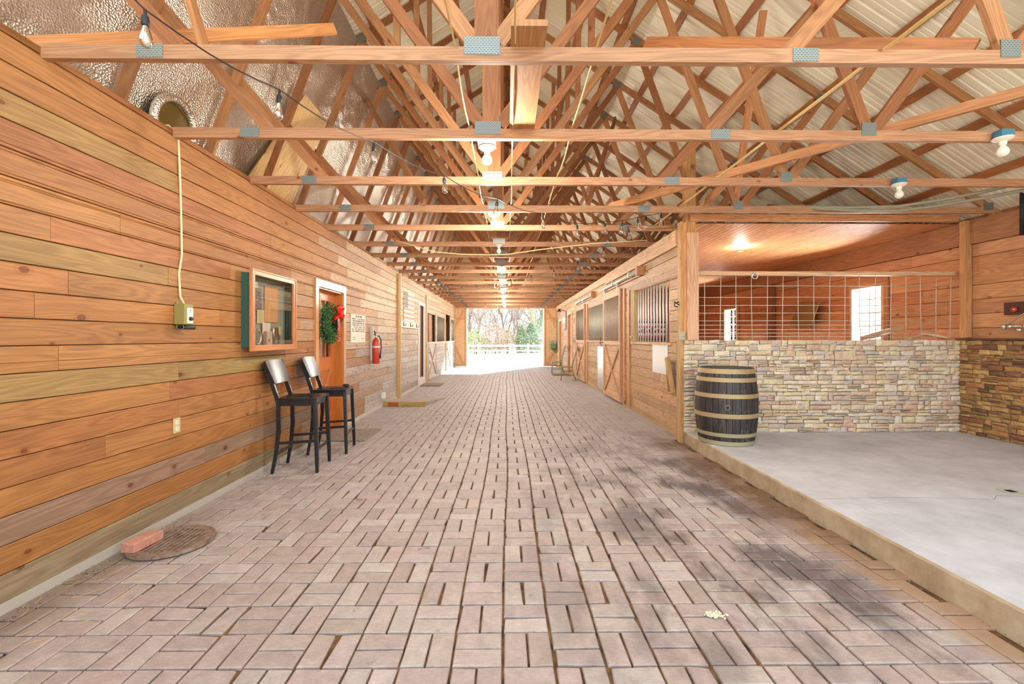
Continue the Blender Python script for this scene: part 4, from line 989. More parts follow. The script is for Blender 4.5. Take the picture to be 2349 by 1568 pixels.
# orange doors, window, planter, sign, far right end
for k, h in ((3, O1), (4, O2)):
    y0, y1, _, zt = h; d = MB(); casing(d, fnR, y0, y1, zt, .11, H('#e3c4a2'), .03); o = struct(d, 'door_%d' % k, M['wood'])
    sl = MB(); sl.box(XR + .04, XR + .08, y0, y1, .03, zt, H('#c06a08')); sl.build('door_slab', M['gloss_wood'], o)
    sl = MB(); sl.lathe([(0, -.06), (.03, -.045), (.03, -.025), (.012, 0), (.012, .04)], 12, (XR + .02, y0 + .12, .98), H('#e0c884'), axis='x'); sl.build('door_knob', M['metal'], o, smooth=True)
y0, y1, z0, z1 = WG; wf = MB()
wf.box(XR - .03, XR + .01, y0 - .09, y0, z0 - .09, z1 + .09, H('#7d9483')); wf.box(XR - .03, XR + .01, y1, y1 + .09, z0 - .09, z1 + .09, H('#7d9483')); wf.box(XR - .03, XR + .01, y0, y1, z1, z1 + .09, H('#7d9483')); wf.box(XR - .03, XR + .01, y0, y1, z0 - .09, z0, H('#7d9483')); wf.box(XR - .02, XR + .01, y0, y1, 1.62, 1.66, H('#7d9483'))
wo = struct(wf, 'window_3', M['paint']); gl = MB(); gl.box(XR + .005, XR + .01, y0, y1, z0, z1); gl.build('pane', M['glass'], wo); gl = MB(); gl.box(XR + .05, XR + .06, y0, y1, z0, z1, H('#dfe6de')); gl.build('blind', M['matte'], wo)
yc = (y0 + y1) / 2; pl = thing('window_planter', 'green window box of pale flowers under the green framed window', 'planter', (XR - .2, yc, .86))
mb = MB(); 
for i in range(6):
    pass
mb.face([(XR - .06, yc - .35, 1.1), (XR - .36, yc - .35, 1.1), (XR - .36, yc + .35, 1.1), (XR - .06, yc + .35, 1.1)], None, H('#4b3a28'))
for a, b in (((XR - .36, yc - .35), (XR - .36, yc + .35)), ((XR - .06, yc - .35), (XR - .06, yc + .35)), ((XR - .36, yc - .35), (XR - .06, yc - .35)), ((XR - .36, yc + .35), (XR - .06, yc + .35))):
    k = lambda p: (XR - .21 + (p[0] - (XR - .21)) * .8, yc + (p[1] - yc) * .9)
    mb.face([(a[0], a[1], 1.13), (b[0], b[1], 1.13), (k(b)[0], k(b)[1], .9), (k(a)[0], k(a)[1], .9)], None, H('#6f8a66'))
mb.build('box', M['paint'], pl)
mb = MB(); mb.beam((XR - .02, yc - .15, .72), (XR - .25, yc - .15, .9), .03, .05, c=H('#6f8a66')); mb.build('bracket', M['paint'], pl); mb = MB(); mb.beam((XR - .02, yc + .15, .72), (XR - .25, yc + .15, .9), .03, .05, c=H('#6f8a66')); mb.build('bracket', M['paint'], pl)
mb = MB(); rf_ = random.Random(4)
for i in range(90):
    p = Vector((XR - .2 + rf_.uniform(-.15, .14), yc + rf_.uniform(-.33, .33), 1.13 + rf_.uniform(0, .14))); c = rf_.choice([H('#eee6ea'), H('#d9b3c0'), H('#7da06c'), H('#5d8450')])
    d = Vector((rf_.uniform(-1, 1), rf_.uniform(-1, 1), rf_.uniform(-.3, 1))).normalized() * .03; e = d.orthogonal().normalized() * .02; mb.face([p - d, p + e, p + d, p - e], None, c)
mb.build('flowers', M['matte'], pl)
y0, y1 = YR(1299.5), YR(1292); fr = thing('framed_picture', 'framed red and cream picture hanging between the two orange doors', 'picture', (XR - .02, (y0 + y1) / 2, 1.75))
mb = MB()
mb.box(XR - .05, XR - .003, y0, y1, 1.75, 2.52, H('#8d9aa0')); mb.build('frame', M['paint'], fr)
mb = MB()
for k, c in enumerate(('#e0a8a8', '#e7dfcf', '#dca0a4')): mb.box(XR - .055, XR - .051, y0 + .05, y1 - .05, 1.80 + k * .23, 1.80 + (k + 1) * .23, H(c))
mb.build('canvas', M['matte'], fr)
mb = MB(); mb.lathe([(0, -.01), (.07, -.01), (.08, 0)], 16, (XR - .0, YR(1317), 2.05), H('#6b4a33'), axis='x'); tag(mb.build('horseshoe_plaque', M['paint']), 'small dark oval plaque between orange door and farther sliding door', 'plaque')
mb = MB(); p = at_x(1286, 713, XR - .15); mb.tube([(XR, p.y, p.z), (XR - .2, p.y, p.z + .08)], .012, 6); mb.lathe([(.02, .05), (.05, 0), (.10, -.06), (.09, -.06)], 14, (XR - .22, p.y, p.z + .04)); tag(mb.build('barn_lamp', M['darkmetal'], smooth=True), 'dark gooseneck lamp above the last orange door', 'lamp')

# ------------------------------------------------------------------ green chairs
def ladder_chair(loc, rz_, lab, c):
    t_ = thing('side_chair', lab, 'chair', loc, 'painted chairs near the far opening', rz_)
    # local: front toward -x, back toward +x
    mb = MB(); mb.box(-.2, .2, -.2, .2, .43, .46, c); mb.build('seat', M['paint'], t_, local=True, bevel=.006)
    for sy in (-1, 1):
        mb = MB(); mb.tube([(-.19, sy * .19, 0), (-.18, sy * .18, .43)], [.013, .019], 8, c); mb.build('leg', M['paint'], t_, local=True, smooth=True)
        mb = MB(); mb.tube([(.30, sy * .17, 0), (.19, sy * .17, .30), (.17, sy * .17, .46), (.26, sy * .17, .8), (.36, sy * .165, 1.13)], [.013, .017, .018, .016, .012], 8, c); mb.build('leg', M['paint'], t_, local=True, smooth=True)
    mb = MB(); mb.beam((.345, -.16, 1.06), (.345, .16, 1.06), .018, .08, c=c); mb.beam((.2, -.16, .56), (.2, .16, .56), .018, .04, c=c)
    for k in range(4): y = -.1 + k * .066; mb.beam((.2, y, .56), (.345, y, 1.05), .022, .01, up=(0, 1, 0), c=c)
    mb.build('backrest', M['paint'], t_, local=True)
    for a, b in (((-.19, -.19, .16), (.25, -.17, .16)), ((-.19, .19, .16), (.25, .17, .16)), ((-.19, -.19, .30), (.2, -.17, .3)), ((-.19, .19, .3), (.2, .17, .3)), ((-.19, -.19, .2), (-.19, .19, .2))):
        mb = MB(); mb.tube([a, b], .009, 6, c); mb.build('stretcher', M['paint'], t_, local=True, smooth=True)
    return t_
p2 = at_z(1305, 869, 0); p1 = at_z(1281, 853, 0)
ladder_chair((1.98, 15.1, 0), -.12, 'olive green slat back chair, the nearer one beside the stall doors', H('#8f8a58'))
ladder_chair((1.98, 18.2, 0), -.05, 'blue green slat back chair, the farther one in front of an orange door', H('#7f9488'))

# ------------------------------------------------------------------ things on the left wall
def sheet(name, fn, y0, y1, z0, z1, o0, o1, c, lab, cat, mt='paint'):
    mb = MB(); mb.box(fn(0, 0, o0)[0], fn(0, 0, o1)[0], y0, y1, z0, z1, c); o = mb.build(name, M[mt]); tag(o, lab, cat); return o
# thermostat box
a = at_x(404, 693, XL); b = at_x(443, 747, XL + .10)
ty0, ty1 = 3.525, 3.625; tz0, tz1 = 1.505, 1.665
tb = thing('thermostat_box', 'olive metal thermostat box with white dial plate on the plank wall', 'thermostat', (XL, 3.58, 1.5))
mb = MB(); mb.box(XL + .003, XL + .085, ty0, ty1, tz0, tz1, H('#94894a')); mb.box(XL + .003, XL + .012, ty0 + .02, ty0 + .06, tz0 - .03, tz1 + .02, H('#94894a')); mb.build('case', M['paint'], tb, bevel=.004)
mb = MB(); mb.box(XL + .0855, XL + .090, ty0 + .025, ty1 - .012, tz0 + .01, tz1 - .03, H('#e9e3d6')); mb.build('dial_plate', M['paint'], tb)
mb = MB(); mb.lathe([(0, .018), (.014, .016), (.016, 0)], 16, (XL + .090, 3.582, tz0 + .045), H('#2b2a28'), axis='x'); mb.box(XL + .092, XL + .106, 3.582, 3.600, tz0 + .04, tz0 + .05, H('#2b2a28'))
for k in range(9): 
    an = math.radians(-30 + k * 30); mb.box(XL + .090, XL + .0915, 3.582 +   .020 * math.cos(an) - .0015, 3.582 +   .020 * math.cos(an) + .0015, tz0 + .045 +   .020 * math.sin(an) - .0015, tz0 + .045 +   .020 * math.sin(an) + .0015, H('#555'+'555'))
mb.box(XL + .090, XL + .0915, 3.566, 3.598, tz1 - .065, tz1 - .061, H('#6d7fb0')); mb.lathe([(0, .001), (.006, .001)], 8, (XL + .0905, 3.581, tz1 - .05), H('#3b4a7a'), axis='x')
mb.build('dial', M['paint'], tb)
mb = MB(); mb.tube([(XL + .045, 3.54, tz0 - .02), (XL + .075, 3.49, tz0 - .02)], .021, 14, H('#b3aa86'), cap=False); mb.tube([(XL + .05, 3.55, tz0 - .02), (XL + .10, 3.62, tz0 - .02)], .019, 14, H('#3a3830')); mb.tube([(XL + .05, 3.53, tz0 - .02), (XL + .06, 3.51, tz0 - .02)], .014, 10, H('#1b1a16')); mb.build('conduit_elbow', M['paint'], tb, smooth=True)
mb = MB(); pts = [(XL + .04, 3.585, tz1), (XL + .012, 3.58, tz1 + .06), (XL + .006, 3.575, 1.9), (XL + .01, 3.60, 2.05), (XL + .004, 3.60, 2.4), (XL + .012, 3.575, 2.7), (XL + .004, 3.57, 2.96), (XL - .03, 3.52, 3.03), (XL - .2, 3.45, 3.0)]
mb.tube(pts, .008, 8, H('#e3cfa2')); tag(mb.build('cable', M['paint'], smooth=True), 'cream cable running down the plank wall into the thermostat box', 'cable')
# outlets
def outlet(y, z, lab):
    o = thing('wall_outlet', lab, 'outlet', (XL, y, z))
    mb = MB(); mb.box(XL + .001, XL + .008, y - .036, y + .036, z, z + .116, H('#cdb983')); mb.build('plate', M['paint'], o, bevel=.003)
    for dz in (.034, .082):
        mb = MB(); mb.lathe([(0, .004), (.017, .003), (.018, 0)], 16, (XL + .008, y, z + dz), H('#ece5d2'), axis='x')
        for dy in (-.007, .005): mb.box(XL + .0115, XL + .013, y + dy, y + dy + .002, z + dz - .001, z + dz + .009, H('#222'+'222'))
        mb.lathe([(0, .0002), (.003, 0)], 8, (XL + .0125, y, z + dz - .009), H('#222'+'222'), axis='x'); mb.build('socket', M['paint'], o)
outlet(YL(403.5), .665, 'double outlet with brass plate low on the near plank wall')
vy = YL(875); mb = MB(); mb.box(XL + .0, XL + .07, vy - .05, vy + .05, .17, .29, H('#e9e6e0')); tag(mb.build('weatherproof_outlet', M['paint'], bevel=.006), 'small white weatherproof outlet low on the wall above the brick ramp', 'outlet')
# display case
cy0, cy1, cz0, cz1 = 4.38, 5.30, 1.27, 2.075; dcs = thing('display_case', 'glass fronted notice case with orange wood frame and green sides', 'display case', (XL, (cy0 + cy1) / 2, cz0))
mb = MB(); G = H('#2f5a4f'); mb.box(XL + .002, XL + .095, cy0 + .03, cy0 + .045, cz0 + .04, cz1 - .04, G); mb.box(XL + .002, XL + .095, cy1 - .045, cy1 - .03, cz0 + .04, cz1 - .04, G); mb.box(XL + .002, XL + .095, cy0 + .045, cy1 - .045, cz0 + .04, cz0 + .055, G); mb.box(XL + .002, XL + .095, cy0 + .045, cy1 - .045, cz1 - .055, cz1 - .04, G); tag(mb.build('case_sides', M['paint'], dcs), 'dark green painted sides')
mb = MB(); mb.box(XL + .002, XL + .01, cy0 + .045, cy1 - .045, cz0 + .055, cz1 - .055, H('#8f9a88')); mb.build('back_board', M['matte'], dcs)
mb = MB(); FW = .06; c = H('#cd8450'); x0, x1 = XL + .096, XL + .122
mb.box(x0, x1, cy0, cy0 + FW, cz0, cz1, c); mb.box(x0, x1, cy1 - FW, cy1, cz0, cz1, c); mb.box(x0, x1, cy0 + FW, cy1 - FW, cz1 - FW, cz1, c); mb.box(x0, x1, cy0 + FW, cy1 - FW, cz0, cz0 + FW, c)
mb.box(x1 - .001, x1 + .008, cy0 + .002, cy0 + .018, cz0 + .002, cz1 - .002, c); mb.box(x1 - .001, x1 + .008, cy1 - .018, cy1 - .002, cz0 + .002, cz1 - .002, c); mb.box(x1 - .001, x1 + .008, cy0 + .018, cy1 - .018, cz1 - .018, cz1 - .002, c); mb.box(x1 - .001, x1 + .008, cy0 + .018, cy1 - .018, cz0 + .002, cz0 + .018, c); mb.build('frame', M['gloss_wood'], dcs, bevel=.003)
mb = MB(); mb.face([(XL + .105, cy0 + FW, cz0 + FW), (XL + .105, cy1 - FW, cz0 + FW), (XL + .105, cy1 - FW, cz1 - FW), (XL + .105, cy0 + FW, cz1 - FW)]); mb.build('glass', glass_mat('case_glass', (1, 1, 1), .30), dcs)
items = [(.10, .30, .42, .70, '#dcd2bc', 'cream sheet pinned high at the near edge of the notice case', 'paper'), (.18, .36, .40, .64, '#6d5f68', 'dark printed picture sheet pinned high in the notice case', 'picture'),
         (.42, .70, .30, .68, '#d9a26a', 'tan paper pinned in the middle of the notice case', 'paper'), (.10, .24, .12, .40, '#d8cfb8', 'pale sheet pinned low at the near edge of the notice case', 'paper'),
         (.26, .40, .28, .42, '#cbbd8e', 'olive cream sheet pinned under the dark picture in the notice case', 'paper'), (.36, .52, .17, .29, '#ded8c4', 'small white card pinned low in the notice case', 'card'), (.62, .74, .16, .26, '#d9bd7a', 'yellow tag pinned low near the far edge of the notice case', 'tag')]
for k, (u0, u1, v0, v1, c, lab, cat) in enumerate(items):
    o = MB(); o.box(XL + .014 + k * .003, XL + .016 + k * .003, cy0 + u0, cy0 + u1, cz0 + v0, cz0 + v1, H(c))
    if cat == 'picture':
        for q in range(14): yy = cy0 + u0 + .02 + R.uniform(0, .1); zz = cz0 + v0 + .02 + R.uniform(0, .17); o.box(XL + .0165 + k * .003, XL + .017 + k * .003, yy, yy + R.uniform(.01, .04), zz, zz + R.uniform(.01, .03), H(R.choice(['#d8ccc0', '#3a3340', '#a08a90'])))
    tag(o.build(cat if cat != 'paper' else 'pinned_paper', M['matte']), lab, cat, 'papers in the notice case')
o = MB(); pts = [(XL + .05, cy0 + .22 + .07 * math.cos(a), cz0 + .14 + .075 * math.sin(a)) for a in [-1.4 + k * .25 for k in range(12)]]; o.tube(pts, .012, 8); tag(o.build('bridle_bit', M['metal'], smooth=True), 'silver curved stirrup iron standing in the bottom of the notice case', 'stirrup')
o = MB(); o.tube([(XL + .05, cy0 + .55, cz0 + .07), (XL + .06, cy0 + .52, cz0 + .24), (XL + .05, cy0 + .62, cz0 + .25), (XL + .05, cy0 + .66, cz0 + .07)], .012, 8); tag(o.build('stirrup_iron', M['metal'], smooth=True), 'silver stirrup iron at the far end of the notice case floor', 'stirrup')
o = MB(); o.box(XL + .03, XL + .06, cy0 + .38, cy0 + .50, cz0 + .058, cz0 + .2, H('#c9b4a0')); o.box(XL + .061, XL + .063, cy0 + .42, cy0 + .45, cz0 + .09, cz0 + .12, H('#b0302a')); tag(o.build('small_box', M['matte']), 'small pale box with a red mark on the notice case floor', 'box')

# wreath
wc = Vector((XL - .02, (at_x(756, 743, XL + .03)).y, 1.60)); wy = wc.y
wr = thing('wreath', 'round green holiday wreath with red bow hanging on the door', 'wreath', (wc.x, wc.y, wc.z - .3))
mb = MB(); rr = random.Random(8); RR, rt = .20, .095
for i in range(2600):
    a = rr.uniform(0, 2 * math.pi); b = rr.uniform(0, 2 * math.pi); q = rt * math.sqrt(rr.uniform(.35, 1.05)) * (1 + .15 * math.sin(5 * a))
    rad = RR + q * math.cos(b); p = Vector((wc.x + .05 + q * math.sin(b) * .9, wc.y + rad * math.cos(a), wc.z + rad * math.sin(a)))
    out = Vector((math.sin(b), math.cos(b) * math.cos(a), math.cos(b) * math.sin(a))); d = (out + Vector((rr.uniform(-1, 1), rr.uniform(-1, 1), rr.uniform(-1, 1)))).normalized() * rr.uniform(.014, .026); e = d.cross(Vector((rr.uniform(-1, 1), rr.uniform(-1, 1), rr.uniform(-1, 1)))).normalized() * .006
    mb.face([p - d * .6, p + e, p + d, p - e], None, jit(rr.choice([H('#2f6a35'), H('#1f5028'), H('#4a8040'), H('#6d8a45')]), .15, rr))
mb.build('greenery', M['matte'], wr)
mb = MB(); mb.lathe([(RR + .04 * math.cos(k * .7), .05 + .04 * math.sin(k * .7)) for k in range(10)], 36, (wc.x, wc.y, wc.z), H('#1c3d20'), axis='x'); mb.build('ring', M['matte'], wr)
mb = MB(); bc = Vector((wc.x + .13, wc.y + .10, wc.z + .13)); RED = H('#e01a14')
def ribbon(pts, w_, wd=(0, .25, 1)):
    wd = Vector(wd).normalized() * w_ / 2; pts = [Vector(p) for p in pts]
    for a, b in zip(pts[:-1], pts[1:]): mb.face([a - wd, b - wd, b + wd, a + wd], None, jit(RED, .06))
for (dy, dz) in ((.14, .08), (-.10, .10), (.15, -.06), (-.09, -.05), (.03, .15)):
    pts = []
    for k in range(13):
        t_ = k / 12; a = t_ * 2 * math.pi; r_ = math.sin(t_ * math.pi); pts.append(bc + Vector((.05 * math.sin(a), dy * r_ , dz * r_ + .025 * math.sin(a))))
    ribbon(pts, .06, (.5, .2 * dz, 1) if abs(dy) > abs(dz) else (.4, 1, .1))
for dy in (.03, .10): ribbon([bc + Vector((.01 * math.sin(k), dy * k / 5, -.075 * k)) for k in range(6)], .065, (0, 1, .1))
mb.lathe([(0, -.03), (.02, -.02), (.028, 0), (.02, .02), (0, .03)], 10, tuple(bc + Vector((.04, 0, 0))), RED); tag(mb.build('bow', mat('red_satin', RED, .3), wr), 'bright red satin bow')
mb = MB(); mb.box(xs_ + .024, xs_ + .03, wy - .02, wy + .02, 1.78, 2.10, H('#b09334')); mb.build('hanger', M['paint'], wr)
# notice sign
a, b = at_x(803, 720, XL), at_x(836, 787, XL); nb = thing('notice_sign', 'cream sign with lines of dark lettering between the door and the extinguisher', 'sign', (XL, (a.y + b.y) / 2, 1.33))
ny0, ny1, nz0, nz1 = a.y, b.y, 1.325, 1.80
mb = MB(); mb.box(XL + .002, XL + .012, ny0, ny1, nz0, nz1, H('#e3d8c4')); mb.build('board', M['matte'], nb)
mb = MB(); rr = random.Random(5); ln = [(.30, .70, .93, .03)] + [(.08, .94, .845 - .073 * k, .022) for k in range(7)] + [(.08, .3, .2, .008), (.72, .92, .16, .008), (.08, .3, .13, .008)]
def glyphs(u0, u1, v, h_, cw):
    u = u0
    while u < u1:
        w_ = cw * rr.uniform(.7, 1.1)
        if rr.random() > .16:
            y_ = ny0 + (ny1 - ny0) * u; yw = (ny1 - ny0) * w_ * .8; zc = nz0 + (nz1 - nz0) * v
            x0_, x1_ = XL + .0125, XL + .0135; st = yw * .28
            k = rr.randrange(4)
            mb.box(x0_, x1_, y_, y_ + st, zc, zc + h_, H('#6a6258'))
            if k != 0: mb.box(x0_, x1_, y_, y_ + yw, zc + h_ - h_ * .22, zc + h_, H('#6a6258'))
            if k == 1: mb.box(x0_, x1_, y_ + yw - st, y_ + yw, zc, zc + h_, H('#6a6258'))
            if k != 3: mb.box(x0_, x1_, y_, y_ + yw, zc, zc + h_ * .2, H('#6a6258'))
            if k == 2: mb.box(x0_, x1_, y_, y_ + yw, zc + h_ * .42, zc + h_ * .6, H('#6a6258'))
        u += w_
for u0, u1, v, h_ in ln: glyphs(u0, u1, v - .03, h_, .038 if h_ > .01 else .02)
mb.build('lettering', M['matte'], nb)
mb = MB()
for u in (.06, .94): mb.lathe([(0, .004), (.01, 0)], 8, (XL + .012, ny0 + (ny1 - ny0) * u, nz1 - .03), H('#7a7c74'), axis='x')
mb.build('screws', M['paint'], nb)
# extinguisher
ey = at_x(862, 800, XL + .10).y; fe = thing('fire_extinguisher', 'red fire extinguisher with black hose hanging on the weathered wall', 'fire extinguisher', (XL + .1, ey, .92))
mb = MB(); mb.lathe([(0, .92), (.062, .92), (.068, .93), (.068, 1.32), (.058, 1.36), (.03, 1.39), (.02, 1.41), (0, 1.41)], 24, (XL + .1, ey, 0), H('#c2452f')); mb.build('cylinder', mat('red_enamel', H('#c2402c'), .3), fe, smooth='auto')
mb = MB(); mb.lathe([(.0, 1.40), (.02, 1.40), (.022, 1.44), (0, 1.45)], 12, (XL + .1, ey, 0)); mb.build('valve', M['galv'], fe, smooth=True)
mb = MB(); mb.beam((XL + .1, ey - .02, 1.45), (XL + .1, ey - .13, 1.47), .02, .012); mb.beam((XL + .1, ey - .02, 1.47), (XL + .1, ey - .12, 1.53), .02, .012); tag(mb.build('handle', M['black_plastic'], fe), 'black handle')
mb = MB(); mb.tube([(XL + .1, ey + .02, 1.43), (XL + .13, ey + .10, 1.44), (XL + .16, ey + .12, 1.36), (XL + .18, ey + .07, 1.22), (XL + .18, ey + .02, 1.12)], .011, 8); mb.tube([(XL + .18, ey + .02, 1.12), (XL + .18, ey + .0, 1.02)], [.012, .018], 8); tag(mb.build('hose', M['black_plastic'], fe, smooth=True), 'black hose')
mb = MB(); mb.lathe([(.07, 1.22), (.072, 1.225), (.072, 1.245), (.07, 1.25)], 24, (XL + .1, ey, 0), H('#d8d8d0')); mb.box(XL, XL + .05, ey - .02, ey + .02, .98, 1.62, H('#c9c9c0')); mb.build('bracket', M['paint'], fe)
# spigot, flag, hook rack
p = at_x(893, 841, XL + .05); mb = MB(); mb.tube([(XL, p.y, p.z), (XL + .09, p.y, p.z), (XL + .12, p.y, p.z - .04)], .013, 8); mb.tube([(XL + .06, p.y, p.z), (XL + .07, p.y, p.z + .05)], .007, 6); mb.tube([(XL + .07, p.y - .035, p.z + .05), (XL + .07, p.y + .035, p.z + .05)], .008, 6); tag(mb.build('spigot', M['galv'], smooth=True), 'small metal spigot on the weathered wall past the extinguisher', 'spigot')
a, b = YL(925), YL(948); fz0, fz1 = 1.83, 2.58; wf = thing('wooden_flag', 'striped wooden flag plaque hung above the hook rack', 'plaque', (XL, (a + b) / 2, fz0))
mb = MB(); 
for k in range(13): mb.box(XL + .003, XL + .02, a, b, fz0 + (fz1 - fz0) * k / 13, fz0 + (fz1 - fz0) * (k + .92) / 13, H('#f0ebe4') if k % 2 == 0 else H('#cbb092'))
mb.build('stripes', M['matte'], wf)
mb = MB()
for k in range(7): mb.box(XL + .0205, XL + .023, a + .02, a + .42, fz0 + (fz1 - fz0) * (6.08 + k) / 13, fz0 + (fz1 - fz0) * (6.75 + k) / 13, H('#8d8a88'))
mb.build('canton', M['matte'], wf)
a, b = YL(917.5), YL(957); hk = thing('hook_rack', 'white board with three black hooks below the wooden flag', 'hook rack', (XL, (a + b) / 2, 1.66))
mb = MB(); mb.box(XL + .003, XL + .025, a, b, 1.66, 1.82, H('#d9cfc0')); mb.build('board', M['paint'], hk)
for k in range(3):
    yy = a + (b - a) * (.12 + .38 * k); mb = MB(); mb.box(XL + .026, XL + .034, yy - .03, yy + .03, 1.69, 1.80); mb.tube([(XL + .03, yy, 1.72), (XL + .08, yy, 1.70), (XL + .09, yy, 1.76)], .008, 6); mb.build('hook', M['darkmetal'], hk)

sy_ = YL(955.5); mb = MB(); mb.box(XL + .001, XL + .012, sy_ - .04, sy_ + .04, 1.22, 1.34, H('#f0ede6')); tag(mb.build('wall_switch', M['paint'], bevel=.003), 'small white switch plate below the hook rack by the white framed door', 'switch')
q_ = at_z(1640, 1411, .001); mb = MB(); rr = random.Random(31)
for i in range(160):
    p = Vector((q_.x + rr.gauss(0, .022), q_.y + rr.gauss(0, .012), rr.uniform(.0, .008))); d = Vector((rr.uniform(-1, 1), rr.uniform(-1, 1), rr.uniform(-.2, .6))).normalized() * .007; e = d.orthogonal().normalized() * .005
    mb.face([p - d, p + e, p + d, p - e], None, jit(H('#ddd5bb'), .12, rr))
tag(mb.build('feather_tuft', M['matte'], origin=tuple(q_)), 'small fluffy cream tuft lying on the pavers before the slab', 'fluff')

# ------------------------------------------------------------------ bar stools
def stool_proto():
    t_ = thing('bar_stool', 'x', 'bar stool', (0, 0, 0), 'black bar stools'); B = M['black_paint']; SH = .775
    # local: back toward -x, sitter faces +x
    mb = MB(); n = 10; pts = []
    for i in range(n + 1):
        for j in range(n + 1):
            u, v = i / n, j / n; x = -.19 + .40 * u; wd = .205 + .02 * u; y = -wd + 2 * wd * v
            dish = -.014 * math.sin(math.pi * min(1, max(0, (u - .05) / .9))) * (math.sin(math.pi * v) ** 1.0) * (1 + .4 * math.cos(2 * math.pi * v) * -1)
            pts.append((x, y, SH + dish))
    b = len(mb.v); mb.v += pts
    for i in range(n):
        for j in range(n): a = b + i * (n + 1) + j; mb.idx((a, a + n + 1, a + n + 2, a + 1))
    ring = [b + i * (n + 1) for i in range(n + 1)] + [b + n * (n + 1) + j for j in range(1, n + 1)] + [b + i * (n + 1) + n for i in range(n - 1, -1, -1)] + [b + j for j in range(n - 1, 0, -1)]
    c0 = len(mb.v)
    for r_ in ring: v = mb.v[r_]; mb.v.append((v[0], v[1], SH - .022))
    for i in range(len(ring)): k = (i + 1) % len(ring); mb.idx((ring[i], c0 + i, c0 + k, ring[k]))
    mb.idx([c0 + i for i in range(len(ring))][::-1]); mb.build('seat', B, t_, local=True, smooth='auto')
    mb = MB()
    for a, c in (((.185, -.19), (.185, .19)), ((-.17, -.18), (-.17, .18)), ((-.17, -.185), (.185, -.195)), ((-.17, .185), (.185, .195))): mb.beam((a[0], a[1], SH - .052), (c[0], c[1], SH - .052), .02, .06)
    mb.build('apron', B, t_, local=True)
    for s in (-1, 1):
        mb = MB(); P = [(.215, s * .225, 0), (.212, s * .222, .12), (.19, s * .20, SH - .02)]; Wd = [.030, .036, .042]
        for a, c, w0, w1 in zip(P[:-1], P[1:], Wd[:-1], Wd[1:]): mb.beam(a, c, w0, w0, (1, 0, 0), w2=w1, h2=w1)
        mb.build('leg', B, t_, local=True, bevel=.004)
        mb = MB(); P = [(-.235, s * .215, 0), (-.195, s * .207, .22), (-.175, s * .2, .45), (-.178, s * .195, SH - .06), (-.20, s * .192, SH + .02), (-.25, s * .19, SH + .17), (-.30, s * .19, SH + .29), (-.31, s * .19, SH + .335)]; Wd = [.028, .034, .04, .042, .042, .038, .032, .02]
        for a, c, w0, w1 in zip(P[:-1], P[1:], Wd[:-1], Wd[1:]):
            mb.beam(a, c, .026, w0, (1, 0, 0), w2=.026, h2=w1)
        mb.build('leg', B, t_, local=True)
    mb = MB(); n = 12; vs_ = []
    for k in range(2):
        for i in range(n + 1):
            for z_ in (0, 1):
                t_y = -1 + 2 * i / n; cur = -.035 * (1 - t_y * t_y); zz = SH + (.15 if z_ == 0 else .385); xx = -.208 - (zz - SH - .13) * .40 + cur - .012 * k + .016
                ty_ = .238 if z_ else .222
                vs_.append((xx, t_y * ty_, zz + (.008 * (1 - t_y * t_y) if z_ else -.004 * (1 - t_y * t_y))))
    b = len(mb.v); mb.v += vs_; S = 2 * (n + 1)
    for i in range(n):
        a = b + 2 * i; mb.idx((a, a + 2, a + 3, a + 1)); a2 = a + S; mb.idx((a2 + 1, a2 + 3, a2 + 2, a2)); mb.idx((a + 1, a + 3, a2 + 3, a2 + 1)); mb.idx((a + 2, a, a2, a2 + 2))
    mb.idx((b, b + 1, b + S + 1, b + S)); e = b + 2 * n; mb.idx((e + 1, e, e + S, e + S + 1)); mb.build('backrest', B, t_, local=True, smooth='auto')
    for a, c in (((.207, -.21, .235), (.207, .21, .235)), ((-.19, -.2, .20), (-.19, .2, .20)), ((-.185, -.205, .31), (.205, -.215, .33)), ((-.185, .205, .31), (.205, .215, .33))):
        mb = MB(); mb.beam(a, c, .018, .028); mb.build('stretcher', B, t_, local=True, bevel=.003)
    return t_
s1 = stool_proto(); s1.location = (-2.215, 4.96, 0.0); s1.rotation_euler.z = math.radians(6)
s1['label'] = 'nearer black wooden bar stool, empty, standing under the notice case'
s2 = copy_tree(s1); s2.location = (-2.185, 5.72, 0); s2.rotation_euler.z = math.radians(7); s2['label'] = 'farther black wooden bar stool with a dark holster lying on its seat, beside the door'
mb = MB(); sx, sy = -2.12, 5.66
mb.beam((sx - .12, sy - .16, .788), (sx + .04, sy + .0, .79), .06, .018); mb.beam((sx + .02, sy - .02, .79), (sx + .14, sy + .05, .792), .05, .022); mb.box(sx + .08, sx + .15, sy + .0, sy + .05, .788, .83)
tag(mb.build('black_pouch', M['black_plastic'], bevel=.006), 'flat black leather pouch lying on the farther stool seat', 'pouch')

